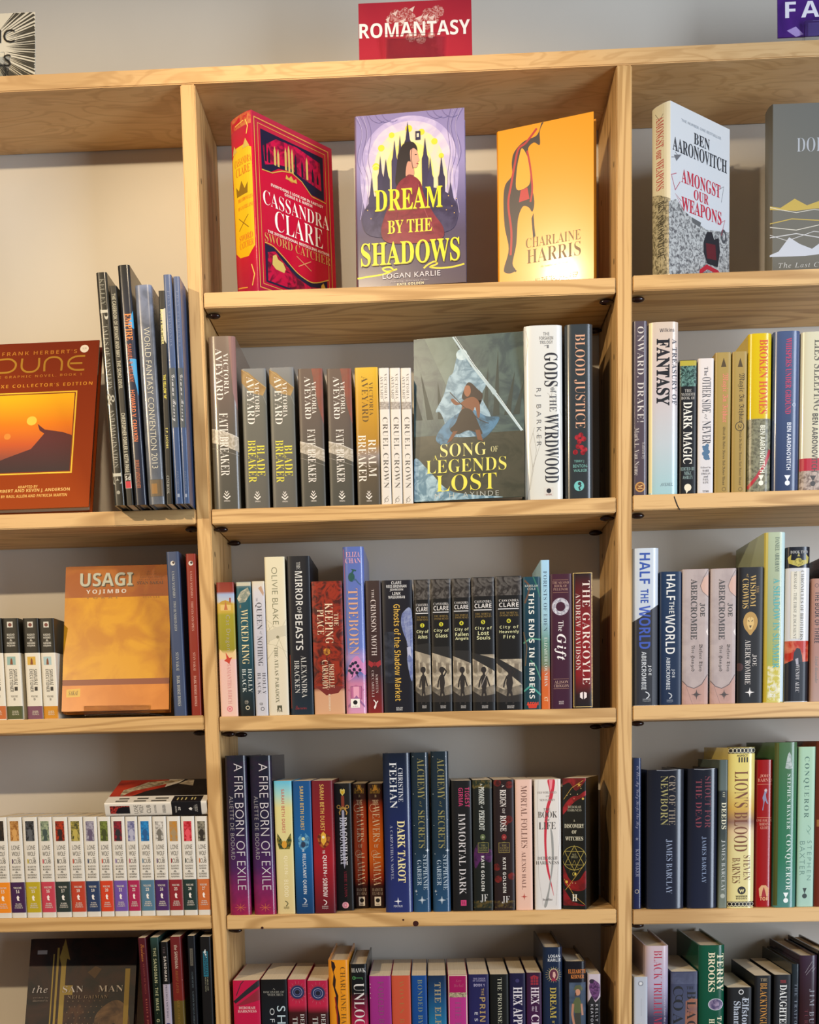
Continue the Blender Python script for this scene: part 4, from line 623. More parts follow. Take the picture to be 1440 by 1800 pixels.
book('M3', 1008, 1043, 1006.5, 'worn dark red paperback with frayed cream edges, right end of the third shelf', [(0, '#201410'), (.15, '#5c1a1a'), (.4, '#801c20'), (.75, '#7c181c'), (.9, '#2c1412'), (1, '#1c100e')], [Q(0, .12, 1007, 1243, '#241612'), FR(.02, .97, 1007.5, 1242.5, 1.2, '#c8ac6c'), Q(.93, .99, 1007, 1243, ('#b8985c', (400, .9, '#3c2418'))), V('THE GARGOYLE', .48, .86, 1021, 1203, '#dccfc4', 'r'), V('ANDREW DAVIDSON', .14, .38, 1043, 1178, '#d0c0b4', 'r'), P([(.34, 1218), (.48, 1216), (.48, 1229), (.34, 1226)], '#e0d4d0'), P([(.54, 1216), (.68, 1218), (.68, 1226), (.54, 1229)], '#e0d4d0')])

# third shelf, right bay
book('R3', 1112.3, 1158.2, 963.6, 'hardcover pale above and charcoal below with bold blue lettering, against the upright', [(0, '#bcc6d0'), (1, '#b4bcc8')], [P([(0, 1092), (.3, 1084), (1, 1062), (1, 1242), (0, 1242)], [(0, '#34343a'), (1, '#303238')]), V('HALF', .26, .66, 972, 1026, '#34509c', 'B'), V('THE', .3, .6, 1035, 1059, '#34509c', 'B'), V('WORLD', .24, .68, 1064, 1140, '#3c54a8', 'B'), V('JOE', .58, .72, 1169, 1187, '#c8ccd0', 'b'), V('ABERCROMBIE', .34, .52, 1145, 1212, '#c8ccd0', 'b'), crescent(.56, 1222, 6, '#c8ccd0'), ZL(['HARPER', 'Voyager'], .38, .7, 1228, 1234, '#a0a4a8', 'b')], 'h', d=.152)
book('R3', 1159.6, 1197.9, 1005, 'navy paperback with tall white condensed title, second spine from the upright', [(0, '#16304c'), (1, '#142840')], [V('HALF', .3, .7, 1010, 1055, '#d4d4d0', 'b'), V('THE', .42, .66, 1057, 1078, '#c8c8c4', 'b'), V('WORLD', .26, .7, 1080, 1149, '#d4d4d0', 'b'), V('ABERCROMBIE', .3, .48, 1155, 1212, '#c0c4c8', 'b'), V('JOE', .54, .7, 1176, 1191, '#c0c4c8', 'b'), crescent(.48, 1223, 5, '#b8bcc0'), ZL(['HARPER', 'Voyager'], .32, .62, 1230, 1235, '#8890a0', 'b')])
for xl_, xr_, yt_, lb in ((1199, 1245, 1000.5, 'left twin of two parchment coloured paperbacks with dark compass star, beside navy one'), (1248.2, 1293, 999.5, 'right twin of two parchment coloured paperbacks with dark compass star, beside dark brown one')):
    book('R3', xl_, xr_, yt_, lb, [(0, '#a89490'), (.5, '#ac9e9c'), (.82, '#a8a4a4'), (1, '#b0948a')], [Q(.0, 1, yt_ + 1, 1238, ('#aa9c98', (50, .6, '#988a88'))), P([(.7, 1030), (.82, 1016), (1, 1010), (1, 1048), (.86, 1044), (.74, 1038)], '#c09c8c'), L([(.98, 1002), (.8, 1016), (.68, 1030), (.76, 1040), (1, 1050)], .9, '#6c5c58'), P([(.98, 1104), (.9, 1110), (.96, 1116), (1, 1117)], '#d8ccc4'), P([(0, 1196), (.2, 1206), (.45, 1210), (.6, 1207), (.75, 1203), (.98, 1186), (1, 1238), (0, 1238)], ('#b08c80', (40, .6, '#987870'))), L([(0, 1196), (.2, 1206), (.45, 1210), (.6, 1207), (.75, 1203), (.98, 1186)], 1.3, '#5c5050'), L([(.15, 1206), (.4, 1238)], .7, '#8c7068'), star(.55, 1221, 9, '#443c3a'), O(.55, 1221, 3.4, .6, '#443c3a'),
        V('ABERCROMBIE', .32, .56, 1018, 1124, '#44403e', 'S'), V('JOE', .66, .86, 1060, 1084, '#44403e', 'S'), V('Before They', .62, .78, 1132, 1180, '#4c4440', 'F'), V('Are Hanged', .32, .48, 1134, 1180, '#4c4440', 'F')])
book('R3', 1295.3, 1340.6, 997, 'dark brown paperback with gold lettering and a golden lion head emblem', [(0, '#201a18'), (1, '#1c1614')], [S([(.5, 1075), (.68, 1079), (.78, 1090), (.74, 1102), (.62, 1110), (.5, 1116), (.38, 1110), (.26, 1102), (.22, 1090), (.32, 1079)], '#a88444'), P([(.38, 1086), (.48, 1084), (.5, 1090), (.52, 1084), (.62, 1086), (.64, 1096), (.56, 1106), (.44, 1106), (.36, 1096)], '#c8a868'), L([(.4, 1090), (.46, 1092)], 1.2, '#3c2c18'), L([(.54, 1092), (.6, 1090)], 1.2, '#3c2c18'), P([(.45, 1099), (.55, 1099), (.5, 1104)], '#3c2c18'), D(.08, 1172, 7, '#3c2018'), V('THE', .72, .82, 1030, 1043, '#a08048', 'r'), V('WISDOM', .48, .7, 1011, 1066, '#c4a25c', 'r'), V('of', .32, .42, 1009, 1015, '#c4a25c', 'i'), V('CROWDS', .18, .42, 1017, 1069, '#c4a25c', 'r'), V('ABERCROMBIE', .3, .52, 1124, 1203, '#c8c0b8', 'r'), V('JOE', .58, .76, 1150, 1171, '#c8c0b8', 'r'), star(.5, 1217, 8.5, '#d8d4d0')])
book('R3', 1341.4, 1378, 935.6, 'tall sea green and yellow hardcover rising above the row with teal lettering', [(0, '#a8b498'), (.4, '#98a488'), (.75, '#a0a458'), (.9, '#b8ac38'), (1, '#c0b868')], [Q(.0, .16, 936, 1234, [(0, '#b4a850'), (1, '#b8a02c')]), Q(.2, .8, 1170, 1232, ('#b8ac48', (150, .9, '#d8d4b8'))), Q(.82, 1, 936, 1234, [(0, '#b4ccc8'), (1, '#c8d4d8')]), V('DANIEL ABRAHAM', .5, .7, 944, 1004, '#44544c', 'r'), V('A SHADOW IN SUMMER', .44, .76, 1016, 1174, '#4c9c9c', 'S'), O(.46, 1210, 6, 1.2, '#c8c8c0'), Z('TOR', .3, .6, 1220, 1226, '#d8d8d0', 'B')], 'h', d=.152)
book('R3', 1379.4, 1421.6, 961.5, 'white hardcover with black head, gold scarab emblem and a red and black picture', [(0, '#26282e'), (.135, '#26282e'), (.136, '#c4c4c4'), (1, '#c4c4c4')], [Q(.0, 1, 1126, 1170, ('#a82c1c', (60, .8, '#c87c5c'))), P([(.3, 1170), (.36, 1146), (.48, 1138), (.62, 1140), (.7, 1152), (.74, 1170)], '#28242c'), P([(0, 1166), (.3, 1160), (.6, 1164), (1, 1162), (1, 1233), (0, 1233)], [(0, '#24262e'), (1, '#1a1c24')]), P([(.42, 1158), (.54, 1156), (.56, 1168), (.46, 1168)], '#9c98a0'), [P([(.5, 996), (.5 + sx * .4, 990), (.5 + sx * .44, 980), (.5 + sx * .3, 974), (.5 + sx * .32, 984), (.5, 986)], '#a89c48') for sx in (-1, 1)], D(.5, 988, 7, ('#b4a850', (300, .9, '#6c6428'))), P([(.44, 978), (.5, 972), (.56, 978)], '#98904c'), Q(.2, .6, 1004, 1122, '#ccc6b4'), L([(.56, 1004), (.56, 1124)], .5, '#a09c94'), Z('BOOK TWO', .16, .88, 968, 973, '#a8a8a4', 'S'), V('CHRONICLES OF BROTHERS', .6, .74, 1003, 1124, '#6c685c', 'r'), V('MESSIAH - THE FIRST JUDGEMENT', .3, .44, 1004, 1122, '#6c685c', 'r'), V('WENDY ALEC', .44, .6, 1168, 1217, '#c8c4c4', 'r')], 'h', d=.152)
book('R3', 1424.6, 1452, 1017, 'dusty pink paperback with black gothic capitals, cut by the right frame edge', [(0, '#a07868'), (.6, '#9c7468'), (1, '#a08478')], [V('THE BOOK OF THREE', .2, .52, 1040, 1130, '#2c2024', 'b'), V('Lloyd Alexander', .22, .46, 1153, 1201, '#74706c', 'I'), O(.3, 1029, 3, .8, '#5c4440')])
book('R3', 1453.5, 1478, 973, 'taller brown book partly outside the frame, behind the dusty pink paperback', '#54382e', [], 'h', d=.15)

# fourth shelf of the left bay: white numbered volumes
LW = [(13, -6, 20.6, '#e08418', '#3c3228', '#141210'), (14, 20.9, 46.6, '#3c1c48', '#8c5c2c', '#c89858'), (15, 47.8, 73.5, '#b09c1c', '#1c1c1c', '#55585c'), (16, 74.6, 99.2, '#b83c4c', '#98a484', '#3c4c48'), (17, 100, 126.2, '#26302e', '#b0381c', '#2c1814'), (18, 127, 152.6, '#b03c26', '#44442c', '#b0a050'), (19, 153.4, 177.6, '#263658', '#a09ca8', '#5c5068'), (20, 178.3, 201.2, '#c43c1c', '#74803c', '#3c4420'), (21, 202.1, 226, '#684c98', '#8c2430', '#26262c'), (22, 226.8, 248, '#a0204c', '#5c5c84', '#a8a8bc'), (23, 249, 273.4, '#4c7086', '#2c84c0', '#1c5488'), (24, 274.2, 298.4, '#42245c', '#d0ccc4', '#6c6860'), (25, 299.2, 323, '#842028', '#b47c30', '#9c8460'), (26, 324, 347.6, '#16302e', '#a01424', '#d84c58'), (27, 348.6, 371, '#bc6430', '#8c8674', '#2c2824')]
CN = ['orange', 'deep purple', 'mustard yellow', 'rose red', 'black green', 'rust', 'navy', 'scarlet orange', 'lavender', 'raspberry', 'steel blue', 'dark violet', 'maroon', 'dark green', 'copper orange']
for n_, (num, xl_, xr_, band, pc, pc2) in enumerate(LW):
    dy = -n_ * .45
    book('L4', xl_, xr_, 1437 - n_ * .15, 'white volume, %s foot band, %s' % (CN[n_], 'cut by the left frame edge' if n_ == 0 else ('touching the upright at the right end of the row' if n_ == 14 else 'between %s and %s banded volumes' % (CN[n_ - 1], CN[n_ + 1]))), [(0, '#d6d2c8'), (1, '#d4cec2')], [Q(.0, 1, 1551 + dy, 1604.5 + dy * .9, band), Q(.2, .8, 1443.5, 1478.5, (pc, (160, .9, pc2, 1.5))), D(.5, 1464, 4.5, pc2, 1.5), P([(.35, 1478), (.45, 1466), (.6, 1468), (.68, 1478)], pc2),
        Z('LONE', .24, .8, 1486 + dy * .3, 1494 + dy * .3, '#55524c', 'n'), Z('WOLF', .24, .8, 1497 + dy * .3, 1505 + dy * .3, '#4c4a44', 'n'), Z('AND', .6, .78, 1507 + dy * .3, 1509.5 + dy * .3, '#77746c', 'n'), Z('CUB', .32, .82, 1510.5 + dy * .3, 1518 + dy * .3, '#4c4a44', 'n'), Q(.22, .3, 1510 + dy * .3, 1518 + dy * .3, band), ZL(['KAZUO', 'KOIKE', '&', 'GOSEKI', 'KOJIMA'], .2, .82, 1522 + dy * .4, 1544 + dy * .4, '#5c5a54', 'S', .5), Z('VOLUME', .22, .78, 1559 + dy, 1562.5 + dy, '#dcd4c8', 'S'), Z(str(num), .38, .62, 1564.5 + dy, 1570 + dy, '#e4dcd0', 'S'), P([(.44, 1583 + dy), (.4, 1577 + dy), (.5, 1574 + dy), (.6, 1578 + dy), (.54, 1580 + dy), (.6, 1584 + dy)], '#e8e0d8'), ZL(['DARK', 'HORSE', 'COMICS'], .24, .8, 1588 + dy, 1597 + dy, '#d8d0c4', 'S', .5)], r=.003, d=.105)

# fourth shelf, middle bay
for xl_, xr_, lb in ((404.3, 441.8, 'left of two tall navy to magenta hardcovers, standing beside the upright'), (446.9, 485.7, 'right of two tall navy to magenta hardcovers, beside the pale yellow paperback')):
    book('M4', xl_, xr_, 1328.5, lb, [(0, '#24262e'), (.45, '#28263c'), (.7, '#4a2858'), (.85, '#7c2858'), (1, '#94264a')], [[L([(.52, 1595), (.52 + .26 * math.cos(a), 1595 + 7 * math.sin(a))], .6, '#c86c44') for a in [i * PI / 4 for i in range(8)]], V('A FIRE BORN OF EXILE', .42, .82, 1342, 1564, '#c8c4c8', 'l'), V('ALIETTE DE BODARD', .16, .34, 1399, 1510, '#a4a0a4', 'l')], 'h', r=.003, d=.152, m=(70, .25, '#3c2440'))
book('M4', 488.2, 519.4, 1373, 'pale yellow paperback with a sky blue head and dark green wings', [(0, '#5cb0cc'), (.1, '#98c4bc'), (.2, '#d0c888'), (.6, '#d0c48c'), (1, '#ccb884')], [[P([(.5, 1492), (.5 + s_ * .1, 1478), (.5 + s_ * .38, 1464), (.5 + s_ * .42, 1478), (.5 + s_ * .3, 1492)], ('#2c3c28', (250, .9, '#8c7c30'))) for s_ in (-1, 1)], D(.5, 1484, 4.5, '#c89030', 1.5), V('SARAH BETH DURST', .4, .58, 1387, 1464, '#b86458', 'b'), V('QUEEN', .42, .66, 1504, 1536, '#e8dcb4', 'b'), V('of', .46, .6, 1538, 1543, '#e8dcb4', 'i'), V('BLOOD', .42, .66, 1546, 1576, '#e8dcb4', 'b'), crescent(.52, 1588, 4.5, '#5c5838'), ZL(['HARPER', 'Voyager'], .36, .68, 1593.5, 1598, '#6c643c', 'b')])
book('M4', 520.9, 553, 1373, 'royal blue paperback with gold author letters and an icy crest', [(0, '#164c80'), (.5, '#1c5c94'), (1, '#163a60')], [P([(.2, 1474), (.4, 1465), (.5, 1478), (.62, 1464), (.86, 1472), (.78, 1488), (.5, 1496), (.26, 1488)], ('#5c98bc', (220, .9, '#1c4c74'))), D(.5, 1474, 3, '#c0c8a0'), D(.5, 1484, 4, '#24344c', 1.3), V('SARAH BETH DURST', .38, .58, 1382, 1459, '#c4a860', 'b'), V('THE', .42, .54, 1491, 1497, '#c8d0d4', 'b'), V('RELUCTANT QUEEN', .4, .62, 1500, 1571, '#d4d8d8', 'b'), crescent(.5, 1583, 4.5, '#c8ccd0'), ZL(['HARPER', 'Voyager'], .34, .66, 1588.5, 1594, '#a8b4bc', 'b')])
book('M4', 554, 590.4, 1372.5, 'crimson paperback with gold author letters and a golden winged crest', [(0, '#681c28'), (.4, '#841e24'), (.6, '#941c28'), (1, '#541824')], [P([(.2, 1470), (.34, 1464), (.5, 1462), (.68, 1466), (.86, 1470), (.76, 1484), (.5, 1492), (.28, 1484)], ('#5c241c', (220, .9, '#a85c28'))), P([(.4, 1466), (.5, 1461), (.62, 1466), (.64, 1478), (.5, 1486), (.38, 1478)], '#cc9c34'), D(.5, 1471, 2.6, '#d8d0a8'), V('SARAH BETH DURST', .38, .58, 1379, 1460, '#c8a454', 'b'), V('THE', .44, .56, 1494, 1500, '#d4ccc8', 'b'), V('QUEEN', .42, .64, 1503, 1535, '#dcd4d0', 'b'), V('of', .46, .6, 1537, 1541, '#dcd4d0', 'i'), V('SORROW', .42, .64, 1543, 1576, '#dcd4d0', 'b'), crescent(.5, 1586, 4.5, '#d0c8c4'), ZL(['HARPER', 'Voyager'], .34, .66, 1592, 1598, '#b8a8a4', 'b')])
book('M4', 592, 622.4, 1377, 'black paperback with a heart pommelled sword running down its spine', '#141516', [P([(.36, 1388), (.45, 1386.5), (.5, 1389), (.56, 1386.5), (.64, 1388), (.63, 1394), (.5, 1399), (.38, 1394)], '#d8c060'), P([(.42, 1390), (.5, 1391), (.58, 1390), (.56, 1394), (.5, 1396.5), (.44, 1394)], '#d8a81c'), Q(.42, .6, 1399, 1420, '#8c3c28'), P([(.3, 1421), (.5, 1417), (.72, 1421), (.68, 1424), (.5, 1422), (.34, 1424)], '#a8803c'), O(.26, 1418, 2.8, 1.1, '#a8803c'), O(.76, 1418, 2.8, 1.1, '#a8803c'), L([(.4, 1422), (.3, 1428), (.34, 1432)], 2, '#a8803c'), L([(.62, 1422), (.74, 1428), (.7, 1432)], 2, '#a8803c'), P([(.44, 1424), (.58, 1424), (.6, 1516), (.52, 1527), (.46, 1516)], '#a8a4b0'), V('DRAGONHART', .3, .72, 1436, 1520, '#cccad0', 'S'), V('ABBIE EATON', .48, .64, 1530, 1577, '#842430', 'r'), D(.52, 1591, 6, '#d898a0'), D(.52, 1591, 3.4, '#d07884'), D(.52, 1591, 1.8, '#e0b0b4')], r=.03)
for xl_, xr_, c_, lb in ((624, 648.5, '#b0482a', 'darker orange of two slim fiery paperbacks, right of the black sword spine'), (651.2, 677, '#cc6418', 'brighter orange of two slim fiery paperbacks, left of the navy hardcover')):
    book('M4', xl_, xr_, 1377.5, lb, [(0, '#2c2018'), (.12, '#3a2014'), (.2, '#a03c1c'), (.4, c_), (.6, c_), (.75, '#98341a'), (.82, '#3c1c12'), (1, '#28201a')], [P([(.3, 1391), (.5, 1379), (.76, 1393), (.6, 1389)], '#b88028'), O(.32, 1420, 5.5, .7, '#d8b090', 1.3), O(.36, 1500, 5.5, .7, '#d8b090', 1.1), [D(x, y, .7, '#e0b060') for x, y in ((.2, 1545), (.8, 1548), (.3, 1538), (.7, 1532))], ZL(['THE', 'ALAMAXA', 'DUOLOGY'], .14, .86, 1380, 1395, '#b08c34', 'r', .15), Z('2', .46, .58, 1397, 1401, '#d8c8a0', 'r'), Z('THE', .3, .72, 1406, 1415, '#e0c8ac', 'r'), V('WEAVERS', .28, .78, 1417, 1479, '#e4ccb0', 'r'), Z('OF', .36, .66, 1483, 1490, '#e0c8ac', 'r'), V('ALAMAXA', .28, .8, 1496, 1556, '#e4ccb0', 'r'), ZL(['HADEER', 'ELSBAI'], .16, .88, 1561, 1573, '#a89888', 'r'), orbit(.52, 1584)], r=.05)
book('M4', 678.2, 726.6, 1324, 'tall broad navy hardcover with white author name and pale yellow title', [(0, '#1c2430'), (.25, '#222c48'), (.6, '#262c5c'), (1, '#2c3466')], [V('CHRISTINE', .55, .72, 1350, 1409, '#c8ccd4', 'r'), V('FEEHAN', .24, .5, 1340, 1420, '#d4d8dc', 'r'), V('DARK TAROT', .48, .76, 1442, 1551, '#dcd098', 'S'), V('A CARPATHIAN NOVEL', .22, .32, 1450, 1546, '#a8acbc', 'r'), X(.46, 1584, 7, '#dcdce0', 4), Z('PIATKUS', .3, .62, 1591, 1594.5, '#b8bccc', 'b')], 'h', r=.003, d=.152)
for xl_, xr_, yt_, lb in ((727.4, 757.8, 1323, 'left of two slim slate hardcovers with thin gold title and tiny stars'), (761.7, 793, 1321, 'right of two slim slate hardcovers with thin gold title, glossy bright right edge')):
    book('M4', xl_, xr_, yt_, lb, [(0, '#242e36'), (.6, '#243442'), (1, '#2c4c6c')], [[D(x, y, .6, '#c8d0d4') for x, y in ((.12, 1330), (.85, 1345), (.1, 1395), (.9, 1440), (.15, 1500), (.88, 1470), (.2, 1572), (.8, 1580), (.85, 1330), (.12, 1450))], X(.86, 1494, 4, '#dce4e8', 4), X(.16, 1566, 3, '#dce4e8', 4), star(.5, 1582, 7.5, '#b8c4cc'), V('ALCHEMY', .36, .76, 1333, 1404, '#8c8450', 'r'), V('of', .42, .6, 1408, 1418, '#8c8450', 'i'), V('SECRETS', .36, .74, 1424, 1490, '#8c8450', 'r'), V('STEPHANIE', .6, .84, 1502, 1564, '#a8b8c4', 'r'), V('GARBER', .24, .5, 1511, 1556, '#a8b8c4', 'r')], 'h', r=.003, d=.15)
book('M4', 796.2, 832, 1372.5, 'black paperback with magenta author name and spaced white title', [(0, '#161519'), (1, '#1a1819')], [Q(.4, .68, 1582, 1592, '#b83868'), L([(.46, 1584), (.5, 1590), (.56, 1584), (.6, 1590)], 1, '#1a1819'), V('TIGEST', .68, .9, 1384, 1419, '#b03460', 'b'), V('GIRMA', .36, .58, 1385, 1417, '#b03460', 'b'), V('IMMORTAL DARK', .34, .68, 1430, 1572, '#c4c0c0', 'r')])
book('M4', 833.3, 867.8, 1371, 'dark green paperback with violet bloom, oval emblem and two letter logo at its foot', '#1a2019', [Q(0, 1, 1372, 1386, ('#242c20', (200, .9, '#6c5c30'))), S([(.05, 1496), (.3, 1482), (.7, 1490), (.98, 1496), (.9, 1515), (.4, 1512), (.1, 1526)], ('#4c2450', (120, .9, '#24182a'))), O(.52, 1489, 7, 1.2, '#5c5c34', 1.3), Q(.26, .78, 1481, 1498, '#1c261c'), FR(.26, .78, 1481, 1498, .8, '#7c743c'), D(.5, 1471, 4.5, '#54603c', 1.2), X(.5, 1471, 3, '#b8b8a0', 6), Q(0, 1, 1583, 1596, ('#242a20', (200, .9, '#5c4c28'))), ZL(['THE', 'SACRED', 'STONES'], .32, .72, 1484, 1496, '#88804c', 'r'), V('A', .4, .52, 1377, 1381, '#c8ccc4', 'r'), V('PROMISE', .32, .6, 1383, 1414, '#ccd0c8', 'S'), V('of', .4, .54, 1416, 1421, '#ccd0c8', 'i'), V('PERIDOT', .32, .6, 1424, 1459, '#ccd0c8', 'S'), V('KATE GOLDEN', .4, .56, 1504, 1566, '#c8c8c0', 'B'), Z('JF', .34, .72, 1572, 1586, '#c8c8c4', 'r')])
book('M4', 869.5, 906, 1370.5, 'dark paperback strewn with red roses, two letter logo at its foot', '#281c1a', [[D(x, y, 6.5, ('#6c2420', (180, .9, '#34140f'))) for x, y in ((.78, 1380), (.2, 1376), (.75, 1440), (.55, 1445), (.12, 1524), (.85, 1540), (.2, 1545))], O(.5, 1489, 7, 1.2, '#5c5c34', 1.3), Q(.24, .76, 1481, 1498, '#2a1c16'), FR(.24, .76, 1481, 1498, .8, '#84743c'), D(.5, 1471, 4.5, '#7c2020', 1.2), X(.5, 1471, 3, '#c07060', 6), Q(0, 1, 1583, 1596, ('#281c16', (200, .9, '#5c4c28'))), ZL(['THE', 'SACRED', 'STONES'], .3, .7, 1484, 1496, '#8c7c48', 'r'), V('A', .42, .54, 1379, 1384, '#ccc4bc', 'r'), V('REIGN', .32, .62, 1388, 1418, '#d0c8c0', 'S'), V('OF', .42, .56, 1421, 1430, '#d0c8c0', 'r'), V('ROSE', .32, .62, 1433, 1461, '#d0c8c0', 'S'), V('KATE GOLDEN', .42, .58, 1507, 1569, '#c8c4bc', 'B'), Z('JF', .36, .74, 1575, 1588, '#c8c4c0', 'r')])
book('M4', 907.6, 937.4, 1370.5, 'slim pale peach paperback with brown capitals and a red star at its foot', [(0, '#d8b4a4'), (1, '#d8b09c')], [star(.48, 1576, 6.5, '#a84438'), V('MORTAL FOLLIES', .34, .7, 1381, 1490, '#684438', 'r'), V('ALEXIS HALL', .36, .6, 1496, 1563, '#684438', 'r')])
book('M4', 941, 987.4, 1370, 'white paperback with a twisting red and grey ribbon', [(0, '#d2ccc4'), (1, '#ccc8c4')], [S([(.5, 1371), (.78, 1371), (.7, 1400), (.56, 1420), (.46, 1460), (.46, 1500), (.58, 1540), (.72, 1575), (.6, 1555), (.42, 1520), (.36, 1470), (.42, 1425), (.58, 1395)], '#b82838'), P([(.56, 1371), (.7, 1371), (.66, 1386), (.6, 1392)], '#d88088'), S([(.6, 1455), (.7, 1470), (.72, 1510), (.62, 1545), (.46, 1590), (.34, 1592), (.52, 1560), (.64, 1515), (.63, 1480)], '#8c8c88'), L([(.15, 1371), (.1, 1440), (.14, 1540), (.3, 1592)], .5, '#b4aca8'), L([(.9, 1371), (.95, 1470), (.8, 1592)], .5, '#b4aca8'), Z('OLD WORLD DIES', .12, .84, 1391, 1395, '#8c8480', 'r'), Z('AND', .42, .58, 1398, 1401, '#8c8480', 'r'), Z('NEW IS BORN', .2, .78, 1404, 1408, '#8c8480', 'r'), Z('THE', .34, .6, 1420, 1424.5, '#55504c', 'r'), Z('BOOK', .13, .86, 1426, 1437, '#403c3a', 'r'), Z('OF', .42, .58, 1439, 1443, '#55504c', 'r'), Z('LIFE', .16, .8, 1445, 1457, '#403c3a', 'r'), Z('DEBORAH', .1, .86, 1505, 1511, '#55504c', 'r'), Z('HARKNESS', .04, .92, 1513, 1519, '#55504c', 'r'), Z('headline', .3, .66, 1579, 1583, '#55504c', 'r')])
book('M4', 989.6, 1031, 1368, 'thick dark paperback with red swirls and a gold star diagram, turned slightly right', '#181a14', [S([(0, 1380), (.3, 1376), (.6, 1390), (1, 1372), (1, 1368), (0, 1368)], ('#5c1418', (80, .7, '#98242c'))), S([(0, 1420), (.35, 1402), (.7, 1398), (1, 1390), (1, 1398), (.5, 1410), (0, 1432)], ('#6c181c', (90, .7, '#a82830'))), S([(0, 1520), (.3, 1546), (.7, 1546), (1, 1530), (1, 1560), (.6, 1566), (.2, 1560), (0, 1545)], ('#841820', (80, .7, '#4c1014'))), P([(0, 1560), (.4, 1585), (1, 1592), (0, 1592)], ('#5c1418', (80, .7, '#901c28'))), L([(.05, 1405), (.4, 1385), (.9, 1372)], .8, '#b08c3c'), L([(.05, 1545), (.5, 1575), (.95, 1590)], .8, '#b08c3c'), L([(.1, 1565), (.6, 1538), (.95, 1518)], .8, '#b08c3c'), X(.72, 1380, 5, '#c8a040', 5), D(.16, 1550, 2.4, '#d0a840'), D(.88, 1404, 2, '#c0a050'), [D(x, y, .6, '#d8c890') for x, y in ((.2, 1398), (.35, 1396), (.5, 1404), (.65, 1396), (.3, 1556), (.42, 1552), (.55, 1552), (.8, 1386))],
    O(.5, 1508, 21, .8, '#a8984c', 1.0), L([(.5, 1486), (.08, 1520), (.92, 1520), (.5, 1486)], .8, '#a8984c'), L([(.5, 1530), (.08, 1496), (.92, 1496), (.5, 1530)], .8, '#a8984c'), L([(.5, 1486), (.26, 1534), (.5, 1512), (.74, 1534), (.5, 1486)], .6, '#a8984c'), O(.5, 1536, 3.2, .8, '#a8984c'), D(.54, 1536, 2, '#d0b84c'), ZL(['DEBORAH', 'HARKNESS'], .22, .82, 1416, 1426, '#a8a490', 'r'), Z('A', .46, .54, 1440, 1444, '#c8c4ac', 'r'), Z('DISCOVERY', .08, .92, 1448, 1455, '#d0ccb4', 'S'), Z('OF', .4, .6, 1459, 1465, '#d0ccb4', 'S'), Z('WITCHES', .12, .88, 1470, 1477, '#d0ccb4', 'S'), ZL(['ALL', 'SOULS'], .36, .64, 1500, 1508, '#a8a47c', 'r'), Z('H', .4, .62, 1572, 1584, '#e0dccc', 'S')], yaw=-17, d=.12)

# fourth shelf, right bay
book('R4', 1112.2, 1127.4, 1333, 'thin navy hardcover partly behind the upright with tiny script lettering', [(0, '#2e3854'), (1, '#282c4c')], [V('Or Else My Lady Keeps the Key', .3, .75, 1347, 1456, '#8c8ca0', 'C'), X(.5, 1474, 3.5, '#8c8c98', 5), V('KAGE BAKER', .35, .75, 1492, 1541, '#8c8ca0', 'r'), O(.5, 1567, 3.2, 1.1, '#a09484')], 'h', r=.012, d=.14)
book('R4', 1137.6, 1202.6, 1353, 'very thick black blue glossy hardcover with sand coloured title, worn upper edge', [(0, '#20222a'), (1, '#262a38')], [L([(.25, 1354), (.5, 1355), (.8, 1353.6)], .8, '#a0a0a4'), V('CRY OF THE', .58, .76, 1364, 1450, '#847868', 'r'), V('NEWBORN', .36, .56, 1364, 1450, '#948c58', 'r'), V('JAMES BARCLAY', .5, .68, 1475, 1571, '#8c98b0', 'r')], 'h', r=.008, d=.15)
book('R4', 1208.6, 1261.2, 1351, 'thick black blue glossy hardcover with dull red title, right of the thicker one', [(0, '#20222a'), (1, '#242838')], [L([(.2, 1352), (.5, 1353), (.9, 1351.6)], .8, '#a0a0a4'), V('SHOUT FOR', .56, .76, 1365, 1455, '#6c2c38', 'r'), V('THE DEAD', .26, .46, 1370, 1454, '#74303a', 'r'), V('JAMES BARCLAY', .46, .62, 1470, 1552, '#8090ac', 'r')], 'h', r=.008, d=.15)
book('R4', 1262.4, 1278.2, 1336, 'narrow grey green book squeezed between a black blue hardcover and a yellow one', [(0, '#485450'), (.2, '#55605c'), (.21, '#262e30'), (.5, '#343c38'), (1, '#6c7468')], [V('OF', .4, .7, 1392, 1402, '#a8a890', 'r'), V('DEEDS', .3, .85, 1410, 1457, '#d0ccb0', 'S'), V('JAMES BARCLAY', .3, .75, 1476, 1567, '#bcc0bc', 'r'), D(.5, 1575, 4, '#a0a498')], r=.008, d=.13)
def knot(y0, y1): return [Q(0, 1, y0, y1, '#1c1a16')] + [O(.08 + i * .14, (y0 + y1) / 2, (y1 - y0) * .36, .9, '#d8d0b0') for i in range(7)]
